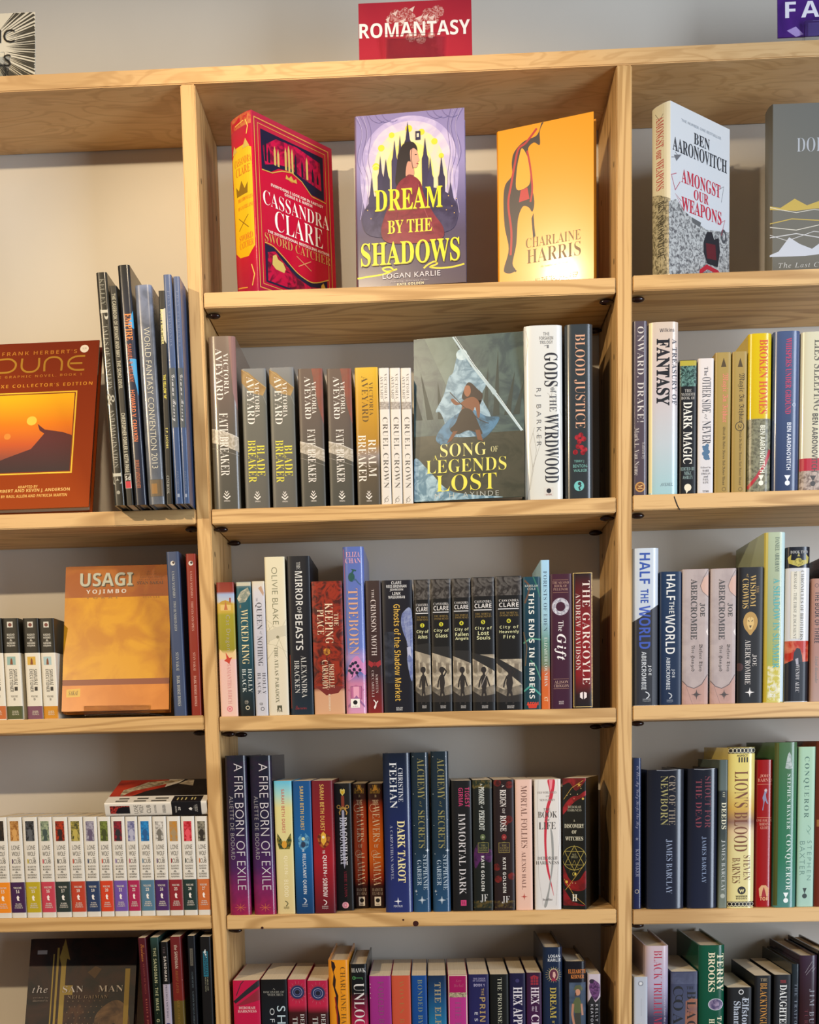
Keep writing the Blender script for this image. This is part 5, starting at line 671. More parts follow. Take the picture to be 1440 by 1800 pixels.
book('R4', 1279.3, 1326, 1314, 'pale yellow hardcover with black knotwork bands and tall red brown title', [(0, '#d0c070'), (.25, '#d0c074'), (.38, '#c09c50'), (.46, '#8c6c60'), (.52, '#d0b890'), (.6, '#d0c48c'), (1, '#d4c88c')], [knot(1314.5, 1324.5), knot(1585, 1594), [Q(.36 + i * .1, .41 + i * .1, 1331, 1340, '#2c2820') for i in range(4)], V('LION\'S BLOOD', .22, .74, 1355, 1496, '#6c3c24', 'r'), V('STEVEN', .58, .84, 1503, 1547, '#6c4424', 'r'), V('BARNES', .16, .46, 1507, 1552, '#6c4424', 'r'), Z('ASPECT', .3, .7, 1326.5, 1330, '#3c3424', 'b'), D(.52, 1565, 7, '#28241c'), L([(.44, 1563), (.48, 1568), (.53, 1564), (.57, 1568), (.6, 1563)], 1.6, '#d4c88c'), ZL(['WARNER', 'BOOKS'], .3, .74, 1574, 1581, '#3c3424', 'b')], 'h', r=.004, d=.15)
book('R4', 1327.6, 1357.4, 1336, 'red hardcover with peach lettering and a small bluish dancing figure', [(0, '#8c1c1c'), (1, '#94181a')], [[Q(.06, .94, y, y + .8, '#c07858') for y in (1378, 1436)], S([(.5, 1388), (.58, 1386), (.62, 1392), (.56, 1396), (.6, 1404), (.7, 1412), (.62, 1412), (.52, 1407), (.44, 1416), (.4, 1424), (.36, 1422), (.42, 1410), (.36, 1402), (.44, 1395)], '#7c7890'), D(.55, 1389, 2.5, '#b8a0a0'), ZL(['JOHN', 'BARNES'], .08, .96, 1361, 1374, '#cc8c74', 'r'), ZL(['ONE FOR THE', 'MORNING', 'GLORY'], .04, .98, 1439, 1457, '#cc8c74', 'r'), P([(.24, 1576), (.2, 1562), (.36, 1556), (.62, 1556), (.8, 1562), (.76, 1576)], '#c89868'), P([(.36, 1576), (.42, 1566), (.5, 1559), (.58, 1566), (.66, 1576)], '#94181a'), Z('TOR', .26, .8, 1577, 1583, '#d8a878', 'B')], 'h', r=.012, d=.14)
book('R4', 1360, 1399.4, 1305, 'tall green glossy hardcover with a pale statue at its head, white lettering', [(0, '#4c6848'), (.3, '#3c6c4c'), (.7, '#347054'), (1, '#4c7c74')], [Q(.0, .16, 1306, 1592, '#4c5428'), P([(.5, 1336), (.55, 1326), (.62, 1322), (.7, 1328), (.72, 1340), (.78, 1350), (.6, 1352), (.44, 1350)], ('#a8b0ac', (200, .8, '#5c7468'))), V('STEPHEN BAXTER', .54, .7, 1360, 1457, '#c8d4cc', 'r'), V('CONQUEROR', .48, .74, 1466, 1565, '#d0d8d0', 'r'), gollancz(.54, 1578, '#dce0dc')], 'h', r=.004, d=.152)
book('R4', 1400.6, 1430, 1313, 'pale mint paperback with dark green rounded capitals', [(0, '#98b89c'), (1, '#98b8a8')], [L([(.6, 1450), (.78, 1456), (.6, 1462), (.5, 1456), (.7, 1466)], .9, '#5c8474'), V('CONQUEROR', .3, .64, 1330, 1437, '#3c5c50', 'r'), V('STEPHEN', .58, .84, 1477, 1547, '#5c7c70', 'l'), V('BAXTER', .14, .44, 1478, 1538, '#5c7c70', 'l'), gollancz(.46, 1570, '#2c3834')], r=.008)
book('R4', 1431, 1455, 1303, 'russet brown spine cut by the right frame edge, right of the mint paperback', [(0, '#5c2c1c'), (1, '#642c20')], [Q(.1, .9, 1440, 1452, '#8c5c2c')], 'h', r=.008, d=.145)

# lowest shelf, left bay
face('L5', -.6200, .0220, 1.0, 22.0, .1705, .260, .018, 'dark brown book with golden pillars leaning back on the lowest shelf', [(0, '#1c1210'), (.3, '#241410'), (.6, '#3c2418'), (1, '#44281c')], [
    Q(.0, 1, .0, 1, ('#1e120e', (16, .7, '#3c2416', 1.6))), S([(.1, .7), (.3, .5), (.5, .42), (.55, .6), (.5, 1), (.1, 1)], ('#2c1a10', (40, .7, '#4c3020', 1.8))), S([(.64, .5), (.8, .40), (.92, .44), (.96, .62), (.76, .8), (.68, .66)], ('#6c5238', (26, .9, '#3a281a', 1.5))), S([(.74, .64), (.82, .54), (.88, .66), (.86, .9), (.78, .92)], '#2c2622'),
    [Q(x, x + w_, y, 1, '#8c7434') for x, w_, y in ((.22, .012, .1), (.255, .02, .06), (.3, .045, .05), (.9, .045, .2))], P([(.28, .12), (.325, .0), (.38, .14), (.35, .13), (.34, .2), (.31, .2)], '#8c7434'), Q(.3, .42, .3, .36, '#8c7434'), P([(.55, .22), (.62, .18), (.68, .2), (.62, .26)], '#54402c'), Q(.07, .16, .075, .1, '#8c8480'), [D(.38 + .05 * (i % 7) + .02 * (i // 7 % 2), .4 + .035 * (i // 7), .9, '#6c5844') for i in range(63)],
    Z('the', .05, .19, .30, .345, '#b0a498', 'i'), Z('SAN', .33, .52, .305, .345, '#b8aca0', 'r'), Z('MAN', .66, .89, .305, .345, '#b8aca0', 'r'), Z('NEIL GAIMAN', .38, .75, .365, .385, '#8c7860', 'r'), Z('written by', .06, .2, .37, .382, '#8c7c6c', 'i'), Z('illustrated by', .06, .2, .388, .402, '#8c7c6c', 'i'), Z('STEPHEN KING', .34, .78, .645, .67, '#a09488', 'r')], rough=.62)
lw = dict(r=-.004, d=.165, yr=1800)
book('L5', 253, 267.2, 1649, 'maroon spine with gold script, first right of the dark pillared book', [(0, '#4c1824'), (1, '#4c1420')], [V('Sandman', .3, .75, 1660, 1690, '#a8682c', 'C'), V('SEASON OF MISTS', .4, .62, 1694, 1746, '#884038', 'r'), V('KELLEY & JONES', .4, .65, 1755, 1812, '#a85848', 'r')], xt=241.7, **lw)
book('L5', 271.5, 286.5, 1648, 'dark green spine with pale spaced capitals, second from the maroon one', [(0, '#2c4440'), (.08, '#16261f'), (1, '#16261f')], [V('THE SANDMAN', .3, .66, 1666, 1727, '#a8a880', 'b'), V('- THE WAKE -', .3, .66, 1730, 1781, '#a8a880', 'b'), V('GAIMAN', .3, .66, 1790, 1840, '#a8a880', 'b')], xt=263, **lw)
book('L5', 289.5, 302.5, 1656, 'black and lilac white spine between a dark green and a brick red one', [(0, '#141014'), (.25, '#141014'), (.251, '#a49cac'), (1, '#a49cac')], [V('THE', .3, .6, 1664, 1677, '#55484c', 'r'), V('SANDMAN', .34, .7, 1681, 1724, '#bcb4ac', 'B'), V('PRELUDES & NOCTURNES', .38, .62, 1731, 1788, '#3c3848', 'r'), D(.5, 1802, 5, '#2c2c60')], xt=281.5, **lw)
book('L5', 306.5, 325.5, 1647, 'brick red and olive spine with a glossy blue cover edge', [(0, '#642426'), (.37, '#6c2620'), (.371, '#5c4c24'), (1, '#54481f')], [V('the SANDMAN:', .36, .66, 1661, 1703, '#b8a898', 'b'), V('BRIEF LIVES', .36, .6, 1705, 1745, '#844c28', 'I'), V('NEIL GAIMAN', .36, .6, 1756, 1800, '#7c6028', 'I')], xt=298, **lw)
book('L5', 335, 348.5, 1645, 'black teal spine with a small taupe label box', '#161c22', [Q(.28, .68, 1667, 1697, '#55524a'), V('SANDMAN', .38, .6, 1670, 1694, '#2c2c2a', 'r'), V("A GAME OF YOU", .4, .62, 1707, 1736, '#55646c', 'r'), V('GAIMAN MCKEAN DORAN', .4, .62, 1742, 1800, '#55646c', 'r')], xt=328.6, **lw)
book('L5', 356.5, 375.5, 1647, 'black spine with a bright teal title box, against the upright', '#161418', [Q(.26, .72, 1672, 1716, '#1c6478'), V('SANDMAN', .32, .66, 1674, 1713, '#123848', 'B'), V('FABLES AND', .56, .68, 1717, 1740, '#a0a088', 'r'), V('REFLECTIONS', .36, .48, 1717, 1742, '#a0a088', 'r'), P([(.3, 1674), (.5, 1668), (.62, 1684)], '#c8d0d0')], xt=350.5, **lw)

# lowest shelf, middle bay (the books stand below eye level, so their page tops show)
def low(xl, xr, yt, label, g, items, k='p', row='M5', **kw): book(row, xl, xr, yt, label, g, items, k, yr=yt, **kw)
low(408.6, 456, 1723.6, 'crimson pink paperback with a charcoal slash, first on the lowest middle shelf', '#b41c44', [P([(.0, 1760), (.5, 1740), (1, 1722), (1, 1734), (.55, 1748), (.08, 1764)], '#26242a'), L([(.12, 1750), (.3, 1730), (.42, 1724)], 1.6, '#4c1c2c'), P([(.1, 1768), (.6, 1752), (1, 1738), (1, 1758), (.4, 1766)], '#842434'), Z('DEBORAH', .2, .82, 1769, 1773.5, '#dcb8b8', 'S'), Z('HARKNESS', .16, .86, 1775, 1779.5, '#dcb8b8', 'S')])
low(457.4, 504, 1722, 'black paperback with big pale blue letters running down, second on the lowest shelf', [(0, '#141416'), (1, '#1c2a38')], [Z('A', .44, .56, 1737, 1740, '#84847c', 'r'), Z('DISCOVERY OF', .1, .9, 1742, 1745.5, '#94948c', 'r'), Z('WITCHES', .25, .85, 1746.5, 1750.5, '#94948c', 'r'), V('SHADOW', .6, .92, 1768, 1900, '#b0c4cc', 'n'), V('OF NIGHT', .32, .5, 1772, 1880, '#b8c0c4', 'n')])
for i_, (xl_, xr_, yt_, lb) in enumerate(((505, 538, 1722, 'left of two red and black paperbacks with a dark blue eye'), (539.4, 576, 1724, 'right of two red and black paperbacks with a dark blue eye, beside the orange hardcover'))):
    low(xl_, xr_, yt_, lb, [(0, '#a82444'), (.2, '#b02844'), (.26, '#3c1c20'), (1, '#18181a')], [D(.52, yt_ + 22, 15, '#94283c'), D(.52, yt_ + 22, 12.5, '#242c54'), O(.52, yt_ + 22, 8.5, 1, '#8c94ac'), O(.52, yt_ + 22, 5, .8, '#5c6488'), D(.52, yt_ + 22, 4, '#14182c'), [L([(.52 + .36 * math.cos(a), yt_ + 22 + 15 * math.sin(a)), (.52 + .46 * math.cos(a), yt_ + 22 + 20 * math.sin(a))], .5, '#c86478') for a in [j * PI / 7 for j in range(14)]], V('DEBORAH HARKNESS', .64, .86, 1782, 1900, '#c8c8c4', 'r'), V("TIME'S CONVERT", .22, .5, 1787, 1900, '#c8c8c4', 'r')])
low(576.3, 613, 1688, 'tall orange hardcover with a black drip, dark boards showing at its head', '#d88c24', [P([(.15, 1689), (.3, 1692), (.36, 1700), (.26, 1708), (.36, 1722), (.32, 1736), (.46, 1750), (.42, 1768), (.52, 1790), (.46, 1850), (.36, 1850), (.42, 1800), (.3, 1770), (.34, 1750), (.2, 1730), (.26, 1712), (.16, 1700)], '#2c1c18'), L([(.3, 1752), (.38, 1780), (.4, 1840)], 2, '#8c2424'), V('CHARLAINE HARRIS', .58, .82, 1700, 1830, '#6c4c1c', 'r')], 'h', d=.145)
low(614.7, 645.6, 1695, 'black and pink hardcover with white capitals and a green key', [(0, '#1c1e20'), (.2, '#1c1e20'), (.3, '#6c1c34'), (.45, '#b02850'), (1, '#6c1c30')], [L([(.2, 1719), (.72, 1719)], 1.2, '#4c8c54'), O(.22, 1719, 2.6, 1, '#4c8c54'), L([(.7, 1719), (.7, 1722)], 1, '#4c8c54'), Z('HAWK', .08, .92, 1702, 1709.5, '#c8c8c4', 'r'), V('UNLOCKED', .2, .8, 1728, 1850, '#d0ccc8', 'r')], 'h', d=.14)
low(648.6, 687.3, 1716, 'magenta purple paperback with faint foil title', [(0, '#94307c'), (1, '#8c2c74')], [V('FORGED BY MAGIC', .4, .66, 1725, 1860, '#7c4468', 'r'), [D(.04, y, .8, '#d0c0c8') for y in (1730, 1736, 1746, 1754)]])
low(687.8, 721.7, 1715, 'coral orange paperback with faint foil title', [(0, '#b85038'), (1, '#bc4c38')], [V('WOVEN BY GOLD', .4, .64, 1724, 1860, '#a06438', 'r')])
low(722.8, 750.4, 1715, 'royal blue paperback with dull gold title', [(0, '#184684'), (1, '#184480')], [V('BONDED BY THORNS', .4, .7, 1722, 1860, '#74806c', 'r')])
low(751.7, 784.4, 1715, 'navy to teal paperback with a slightly ragged upper edge and gold title', [(0, '#1a2c44'), (.15, '#1a4068'), (.4, '#246c94'), (1, '#246c94')], [V('THE ELF TANGLE', .36, .7, 1727, 1880, '#94886c', 'S')])
low(786.8, 821.8, 1714, 'pink paperback with a cream border and patterned cream band', [(0, '#941c54'), (.15, '#941c54'), (.16, '#a8347c'), (1, '#a8347c')], [FR(.05, .95, 1715, 1950, 1.4, '#c8bca0'), Q(.06, .94, 1744.5, 1753, ('#b0a484', (500, .95, '#54443c'))), ZL(['Katy', 'Birchall'], .3, .8, 1722, 1735, '#b04c70', 'i'), V('THE ROYAL', .36, .66, 1758, 1850, '#8c4474', 'r')])
low(823.2, 859.4, 1713, 'indigo paperback with cream heading and gold vertical title', [(0, '#26264c'), (1, '#2a2860')], [ZL(['THE ORDER', 'OF LEGENDS'], .22, .84, 1719, 1725.5, '#908cac', 'b'), Z('BOOK 1', .26, .78, 1729.5, 1734, '#a8a4c0', 'b'), V('THE', .62, .76, 1737, 1750, '#a08854', 'b'), V('PRINCIPLE', .54, .82, 1753, 1850, '#a48c58', 'b'), V('ESMIE', .28, .44, 1779, 1830, '#b8b8c0', 'b')])
low(860.8, 894, 1713, 'black green paperback with thin cream capitals', '#121815', [V('THE PROMISED QUEEN', .36, .64, 1719, 1850, '#b0b09c', 'r')])
low(895.2, 923.8, 1711, 'dark indigo paperback with tall white capitals, left of the plum one', [(0, '#1e1a38'), (1, '#261f4c')], [D(.5, 1724, 3.5, '#34305c'), V('HEX APPEAL', .24, .8, 1735, 1830, '#d0ccd0', 'S')])
low(925.2, 952.4, 1710, 'plum paperback with a red lattice window and white capitals', [(0, '#341a34'), (1, '#4c2050')], [Q(.28, .78, 1718, 1731, '#8c2430'), [Q(x, x + .04, 1718, 1731, '#341a34') for x in (.43, .58)], [Q(.28, .78, y, y + 1, '#341a34') for y in (1722, 1726.5)], P([(.2, 1718), (.5, 1714), (.84, 1718)], '#8c2430'), V('HEX', .3, .82, 1735, 1765, '#d4c8d0', 'S'), V('and', .56, .72, 1768, 1778, '#c8b8c8', 'r'), V('the', .34, .5, 1769, 1777, '#c8b8c8', 'r'), V('CITY', .3, .82, 1783, 1825, '#d4c8d0', 'S')])
low(953.8, 988.8, 1665.5, 'tall navy hardcover with an oval cameo and gold lettering, dark boards at its head', [(0, '#222c40'), (1, '#24304a')], [[L([(.55 + .3 * math.cos(a), 1713 + 10 * math.sin(a)), (.55 + .42 * math.cos(a), 1713 + 14 * math.sin(a))], .5, '#a89c68') for a in [j * PI / 10 for j in range(20)]], D(.55, 1713, 8.6, '#b8a884', 1.35), D(.55, 1713, 7.4, '#5c2c3c', 1.35), P([(.5, 1716), (.52, 1708), (.62, 1708), (.66, 1714), (.6, 1720)], '#c8a090'), P([(.42, 1724), (.5, 1718), (.64, 1720), (.7, 1724)], '#8c2c40'), ZL(['LOGAN', 'KARLIE'], .26, .92, 1678, 1690, '#d0d4d8', 'b'), V('DREAM', .36, .68, 1735, 1789, '#b09c4c', 'S'), V('BY', .46, .58, 1793, 1803, '#b09c4c', 'S'), V('THE SHADOWS', .36, .68, 1807, 1880, '#b09c4c', 'S')], 'h', d=.15)
low(992.6, 1031, 1690.5, 'dark hardcover with orange author name, pictured person in green top and hat', '#1e1e24', [Q(.2, .98, 1727, 1900, ('#3c4858', (40, .7, '#566478'))), P([(.4, 1740), (.5, 1732), (.72, 1731), (.84, 1737), (.8, 1741)], '#54583c'), D(.6, 1744, 4.6, '#b88468', 1.3), P([(.5, 1741), (.46, 1752), (.54, 1750)], '#4c3424'), P([(.36, 1764), (.5, 1753), (.68, 1753), (.78, 1764), (.74, 1780), (.44, 1780)], '#545c3c'), P([(.46, 1780), (.72, 1780), (.8, 1830), (.4, 1830)], '#3c3c34'), L([(.38, 1764), (.34, 1782), (.42, 1800)], 4, '#a87860'), L([(.77, 1764), (.82, 1784)], 3.4, '#a87860'), Z('ELIZABETH', .16, .98, 1704, 1711, '#cc7c3c', 'S'), Z('KERNER', .28, .9, 1713.5, 1720, '#cc7c3c', 'S')], 'h', d=.135)
low(1033.2, 1056, 1712.5, 'white topped paperback with a purple flower, right end of the lowest middle shelf', [(0, '#b8acb4'), (.2, '#b4a4b0'), (.24, '#1a1a1c'), (1, '#161618')], [S([(.1, 1735), (.3, 1722), (.6, 1724), (.95, 1732), (.9, 1748), (.6, 1758), (.3, 1750)], ('#6c4470', (150, .9, '#34203c', 2))), D(.3, 1725, 4, '#2c1c30'), P([(0, 1762), (.3, 1750), (.6, 1762), (1, 1752), (1, 1766), (0, 1766)], '#1a1a1c'), V('KELLY', .6, .8, 1765, 1795, '#b8b8bc', 'n'), V('KEATON', .22, .42, 1765, 1803, '#b8b8bc', 'n')])

# lowest shelf, right bay
RB = dict(row='R5')
low(1114, 1139, 1717.5, 'short silvery white paperback beside the upright with a small round badge', [(0, '#a8aeb8'), (.38, '#b0b4bc'), (.381, '#1c2428'), (1, '#1c2428')], [O(.5, 1729, 4, 1.2, '#77787c'), D(.5, 1729, 2.2, '#d0d0d0'), L([(.55, 1755), (.55, 1786)], 1.5, '#a4a8b0'), Z('MIST', .3, .6, 1797, 1800, '#c8c8c8', 'b')], **RB)
low(1134.6, 1176, 1663, 'pale pink to slate hardcover with crimson vertical title', [(0, '#bcaab0'), (.25, '#a8a0b8'), (.45, '#444058'), (1, '#2c2838')], [V('BLACK TRILLIUM', .36, .72, 1671, 1800, '#a42c44', 'r'), V('Marion Zimmer Bradley Julian May Andre Norton', .78, .9, 1712, 1830, '#b0a8b8', 'i')], 'h', d=.152, **RB)
low(1180, 1227, 1708, 'slate paperback with black and dark circular lettering over an orange glow', [(0, '#3c4058'), (.3, '#444a60'), (1, '#3c4458')], [P([(.55, 1760), (.75, 1755), (1, 1756), (1, 1850), (.5, 1850)], ('#8c5c48', (40, .8, '#4c4858'))), Q(0, 1, 1710, 1730, ('#44485e', (60, .6, '#565c74'))), O(.3, 1755, 6, 1.5, '#16161c'), Z('THE', .58, .86, 1734, 1739, '#1c1c24', 'r'), V('BLACK', .6, .94, 1742, 1830, '#1c1a1c', 'r'), V('COAST', .08, .46, 1733, 1840, '#16161c', 'r')], **RB)
low(1229, 1275, 1662, 'tall green hardcover with cream blocky author name and an oval painting', [(0, '#16503c'), (1, '#164838')], [D(.66, 1765, 13.5, '#b8b8c0', .8), D(.66, 1765, 12.2, ('#4c4464', (150, .9, '#94849c')), .8), V('TERRY', .7, .96, 1676, 1742, '#d4ccac', 'S'), V('BROOKS', .36, .62, 1674, 1743, '#d4ccac', 'S'), V('TANEQUIL', .68, .9, 1786, 1860, '#d4ccac', 'S'), V('HIGH DRUID', .4, .62, 1790, 1860, '#d4ccac', 'S')], 'h', d=.152, **RB)
low(1279, 1322.4, 1736, 'small black mass market paperback with yellowed pages and white title', '#131316', [O(.56, 1744, 3.8, 1.4, '#c8c8c8'), Z('The', .64, .78, 1753, 1757, '#a0a0a4', 'r'), V('Elfstones', .6, .88, 1754, 1820, '#a8b0bc', 'S'), V('Shannara', .26, .54, 1760, 1825, '#a8b0bc', 'S')], d=.11, **RB)
low(1326.6, 1357, 1715, 'black paperback with tall orange gold title, left of the white titled one', '#14161a', [Z('THE', .34, .76, 1720, 1725, '#a09070', 'r'), V('BLACKTONGUE', .34, .74, 1728, 1810, '#c08430', 'r')], **RB)
low(1361.4, 1392, 1713.6, 'black paperback with bold white title and a tiny red heading', '#16181e', [Z('THE', .34, .7, 1723, 1728, '#a82c2c', 'r'), V('DAUGHTERS', .32, .74, 1731, 1815, '#d4d4d0', 'S')], **RB)
low(1392.6, 1405.6, 1695, 'slim dark hardcover with a bright glossy edge beside the black paperbacks', [(0, '#242c30'), (1, '#2c2430')], [V('THE TRAITORESS', .4, .8, 1729, 1830, '#6c7480', 'r')], 'h', d=.15, **RB)
low(1406.4, 1438, 1680, 'dark plum hardcover with scratched silver lettering near the right frame edge', [(0, '#3a2c3a'), (.3, '#342428'), (1, '#3c1c22')], [[L(q, .4, '#a8a0a4') for q in ([(.3, 1710), (.7, 1690)], [(.35, 1714), (.8, 1697)], [(.7, 1708), (.9, 1701)])], V('JIM BUTCHER', .55, .85, 1738, 1860, '#84848c', 'r'), V('TURN COAT', .3, .5, 1774, 1850, '#5c2028', 'r')], 'h', d=.15, **RB)
low(1440, 1464, 1672, 'black hardcover behind the right frame edge of the lowest shelf', '#1a181a', [], 'h', d=.145, **RB)
prepare(); build_books(); ART[0] = .36

# ------------------------------------------------------------------ the volume lying on the white row, the stand, the signs
def local_panel(name, parent, items, pos, w, h):
    items = flatten(items); uses = []
    for i, it in enumerate(items):
        if it[0] == 't':
            run, cap = (it[5] - it[4]) * h, (it[3] - it[2]) * w
            uses.append((i, (run / cap) if it[8] else (cap / run)))
    nat = batch(sorted({(items[i][1], items[i][7], 1.0) for i, _ in uses})) if uses else {}
    keys = set()
    for i, asp in uses:
        it = items[i]; ra = asp / nat[(it[1], it[7], 1.0)][2]; sp = round(min(1.8, 1 + (ra - 1) * .6), 1) if ra > 1.12 else 1.0
        k = (it[1], it[7], sp); keys.add(k); items[i] = it + (k,)
    if keys: GL.update(batch(sorted(keys)))
    print_panel(name, items, pos, w, h, lambda y: y, .001, False, parent)
z0 = SZ['L4'] + at(280, 1434, .004).z - SZ['L4']
xl_ = at(186, 1434, .004).x; xr_ = UP[1][0] - .0012
fw = xr_ - xl_; ft = .0205; fd = .104; tilt = math.radians(17)
t = thing('paperback_book', 'white and black paperback lying flat on the white row, red and black picture on top', 'book', ((xl_ + xr_) / 2, .004, z0 + .0004), (0, 0, 0), ROWN['L4'])
t.rotation_euler = (tilt, 0, 0)
ML = Matrix(((0, 0, 1, -fw / 2), (0, 1, 0, 0), (-1, 0, 0, ft / 2), (0, 0, 0, 1)))
cover_mesh('cover', ft, fw, fd, .0014, 9, .0006, cmat([(0, '#d6d0c4'), (1, '#d6d0c4')], .38), t, ML)
inside('pages', ft, fw, fd, .0014, False, t, ML)
local_panel('spine', t, [Q(.655, .945, 0, 1, '#1e1e22'), Q(.05, .245, .22, .8, ('#a83c34', (200, .9, '#202024', 1.5))), P([(.1, .75), (.13, .4), (.18, .3), (.245, .3), (.245, .8), (.12, .8)], '#202024'), V('LONE', .285, .325, .2, .75, '#44423c', 'n')[:0] or Q(.25, .2505, .4, .41, '#d6d0c4'),
    P([(.83, .6), (.82, .48), (.845, .42), (.86, .5), (.85, .56), (.855, .64)], '#e0dcd4')], lambda s, tt, off: ((s - .5) * fw, -off, ft * (1 - tt)), fw, ft)
def rotV(s, a0, a1, y0, y1, c, f='n'): return (s, a0, a1, y0, y1, c, f)
# lettering read along the thickness of the lying spine: its own little panel whose axes are swapped
local_panel('spine', t, [Z('LONE', .2, .82, .285, .325, '#44423c', 'n'), Z('WOLF', .2, .82, .335, .378, '#44423c', 'n'), Z('CUB', .2, .82, .41, .45, '#44423c', 'n'), Z('KAZUO KOIKE', .2, .82, .485, .505, '#55524c', 'S'), Z('GOSEKI KOJIMA', .2, .82, .565, .6, '#55524c', 'S'), Z('VOLUME', .2, .7, .69, .705, '#c8c4bc', 'S'), Z('28', .38, .62, .72, .742, '#d8d4cc', 'S'), ZL(['DARK', 'HORSE', 'COMICS'], .25, .8, .87, .91, '#b8b4ac', 'S')],
    lambda s, tt, off: ((tt - .5) * fw, -off, ft * s), ft, fw)
local_panel('cover', t, [Q(.0, .5, .28, 1, ('#a83828', (30, .8, '#6c1c18'))), P([(.12, .28), (.2, .5), (.3, .6), (.42, .72), (.6, .9), (.66, 1), (.3, .9), (.2, .7), (.1, .55), (.1, .34)], ('#7c6c54', (90, .8, '#c8b898'))), P([(.22, .28), (.34, .5), (.5, .66), (.62, .84), (.66, 1), (1, 1), (1, .28)], ('#1e1e20', (40, .6, '#2c2a2a'))), P([(.62, .8), (.78, .7), (.76, .96), (.7, .98)], ('#8c8070', (120, .8, '#c0b49c'))), Q(.655, .945, .0, .26, '#1e1e22'),
    [Q(a, b, .05, .10, '#4c4a44') for a, b in ((.1, .22), (.28, .4), (.45, .6))], [Q(a, b, .15, .2, '#4c4a44') for a, b in ((.12, .22), (.3, .41), (.48, .61))], [Q(a, a + .012, .08, .18, '#c0b070') for a in (.7, .74, .78, .84, .87)]],
    lambda s, tt, off: ((s - .5) * fw, fd * tt, ft + off), fw, fd)

def bent_sheet(bm, prof_pts, x0, x1, th):   # a strip of clear sheet following a side profile
    n = len(prof_pts); rows = []
    for i, (y, z) in enumerate(prof_pts):
        a = prof_pts[max(0, i - 1)]; b = prof_pts[min(n - 1, i + 1)]; dy, dz = b[0] - a[0], b[1] - a[1]; ln = math.hypot(dy, dz) or 1
        ny, nz = -dz / ln * th, dy / ln * th
        rows.append([bm.verts.new((x0, y, z)), bm.verts.new((x1, y, z)), bm.verts.new((x1, y + ny, z + nz)), bm.verts.new((x0, y + ny, z + nz))])
    for r0, r1 in zip(rows, rows[1:]):
        for i in range(4): bm.faces.new([r0[i], r0[(i + 1) % 4], r1[(i + 1) % 4], r1[i]])
    bm.faces.new(rows[0][::-1]); bm.faces.new(rows[-1])
# clear stand under the golden book
cx = at(205, 1250, 0).x
bm = bmesh.new(); bent_sheet(bm, [(.002, .016), (.002, .0025), (.004, .0012), (.09, .0012)], -.048, .048, .0016)
bmesh.ops.recalc_face_normals(bm, faces=bm.faces)
s = from_bm('book_stand', bm, CLEAR); s.location = (cx, -.0015, SZ['L3'] + .0018)
s['label'] = 'clear acrylic stand holding the golden amber book on the middle shelf'; s['category'] = 'stand'
# three genre signs along the top board
def sign(label, x0, x1, ztop, zbot, y, lean, items, base, group='genre signs on the top board'):
    w = x1 - x0; h = (ztop - zbot) / math.cos(lean)
    t = thing('sign', label, 'sign', (x0, y, zbot), (-lean, 0, 0), group)
    bm = bmesh.new(); box(bm, 0, w, 0, .0015, 0, h); from_bm('card', bm, flat(base, .45), t)
    local_panel('sign', t, items, lambda s, tt, off: (s * w, -off - .0001, h * (1 - tt)), w, h)
def holder(label, xc, y, w, lip, back, lean, zb):
    bm = bmesh.new(); hh = back
    bent_sheet(bm, [(-.004, lip), (-.004, .002), (-.002, .0), (.05, .0)], -w / 2, w / 2, .0016)
    bent_sheet(bm, [(.0035, .0022), (.0035 + hh * math.tan(lean), hh)], -w / 2, w / 2, .0016)
    bmesh.ops.recalc_face_normals(bm, faces=bm.faces)
    o = from_bm('sign_holder', bm, CLEAR); o.location = (xc, y, zb); o['label'] = label; o['category'] = 'holder'; o['group'] = 'clear sign holders'
zb = TT + .0042
le = math.radians(7)
rose = [D(x, y, r, ('#a03c3c', (160, .95, '#d0a09c', 2.5))) for x, y, r in ((.33, .24, 9), (.42, .2, 8), (.37, .32, 8), (.28, .3, 6), (.46, .28, 7), (.62, .24, 9), (.7, .2, 9), (.66, .32, 8), (.55, .34, 6), (.5, .4, 7), (.6, .44, 6), (.46, .62, 7), (.55, .66, 7), (.64, .6, 5))] + [P([(x, y), (x + dx, y - .05), (x + dx * .6, y + .05)], '#dcc0b8') for x, y, dx in ((.36, .34, .06), (.5, .3, .07), (.57, .28, .05), (.62, .3, .06), (.3, .2, .05), (.45, .14, .05), (.24, .3, .04))]
sign('dark red sign with bold white capitals above the middle bay', at(631.5, 100, .012).x, at(830.5, 100, .012).x, at(730, 2, .022).z, zb, .012, le, [Q(0, 1, 0, 1, ('#a8303c', (8, .5, '#98283a'))), rose, Z('ROMANTASY', .005, .985, .355, .61, '#ece4e0', 'B')], '#a02c38')
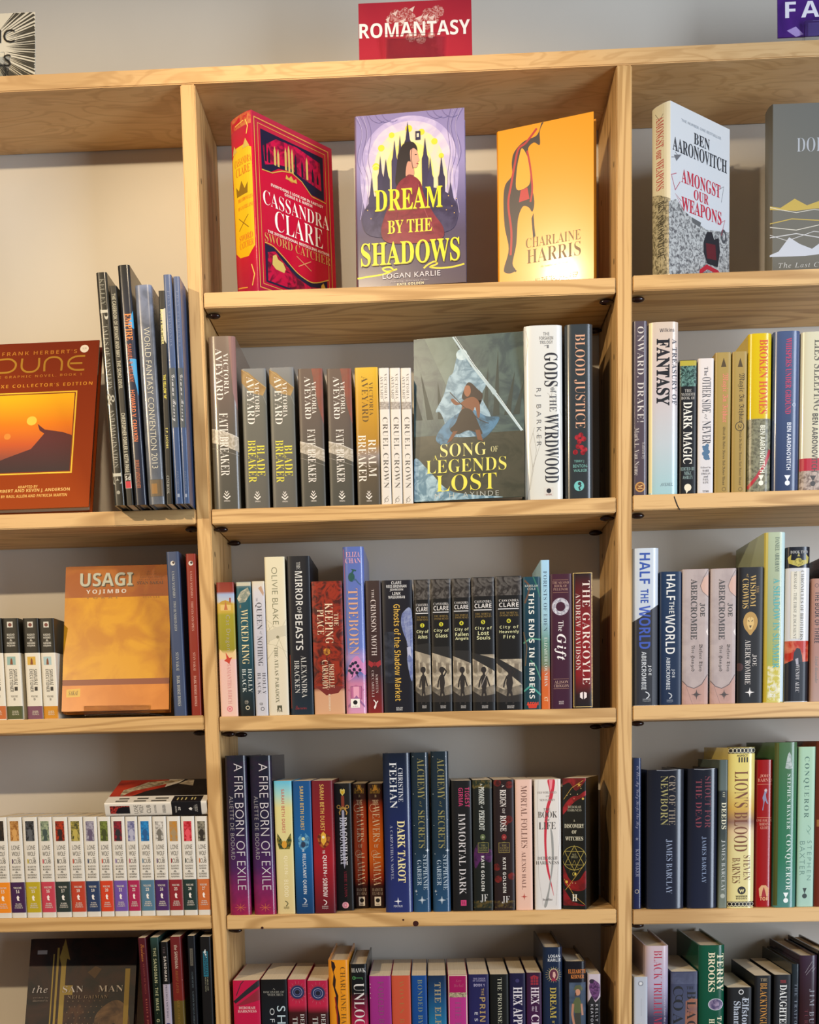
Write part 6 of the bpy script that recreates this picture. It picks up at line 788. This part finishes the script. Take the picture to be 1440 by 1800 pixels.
holder('clear acrylic holder in front of the dark red sign', at(728, 100, .012).x, .0105, .078, .034, .05, le, TT + .0004)
rays = []
for i in range(46):
    a = math.radians(-62 + i * 2.9 + (i * 37 % 5) * .5); r0 = .30 + .15 * ((i * 53) % 7) / 7; wd = .006 + .018 * ((i * 29) % 5) / 5
    ex, ey = .62 + .75 * math.cos(a), .52 + .95 * math.sin(a); sx, sy = .62 + r0 * .45 * math.cos(a), .52 + r0 * .8 * math.sin(a)
    def cl(x, y): return (min(.999, max(.001, x)), min(.999, max(.001, y)))
    k = 1.0
    if ex > .998: k = min(k, (.998 - sx) / (ex - sx))
    if ey > .998: k = min(k, (.998 - sy) / (ey - sy))
    if ey < .002: k = min(k, (.002 - sy) / (ey - sy))
    ex, ey = sx + (ex - sx) * k, sy + (ey - sy) * k
    rays.append(P([(sx, sy), cl(ex - wd * math.sin(a), ey + wd * math.cos(a)), cl(ex + wd * math.sin(a), ey - wd * math.cos(a))], '#4a463c'))
x1_ = at(61.5, 124, .012).x
sign('white sign with black radiating lines above the left bay', x1_ - .17, x1_, at(50, 19.4, .024).z, zb, .012, math.radians(9), [Q(0, 1, 0, 1, '#dcd6c4'), rays, Z('GRAPHIC', .2, .83, .26, .47, '#2e2a24', 'n'), Z('NOVELS', .25, .80, .65, .84, '#2e2a24', 'n')], '#d8d2c0')
holder('clear acrylic holder in front of the white sign', x1_ - .075, .0105, .07, .034, .05, math.radians(9), TT + .0004)
x0_ = at(1367.5, 60, .03).x
sign('purple sign with white capitals above the right bay', x0_, x0_ + .205, at(1400, -22, .03).z, at(1368, 66.5, .03).z, .03, math.radians(4), [Q(0, 1, 0, 1, ('#4c2878', (30, .7, '#34205c'))), P([(.06, .86), (.12, .78), (.17, .95), (.12, 1)], '#a890c8'), Q(.2, .46, .72, 1, '#5c4890'), Z('FANTASY', .05, .97, .25, .60, '#e4e0e8', 'B')], '#4c2878')
holder('clear acrylic holder in front of the purple sign', x0_ + .075, .0285, .08, .038, .07, math.radians(4), TT + .0004)
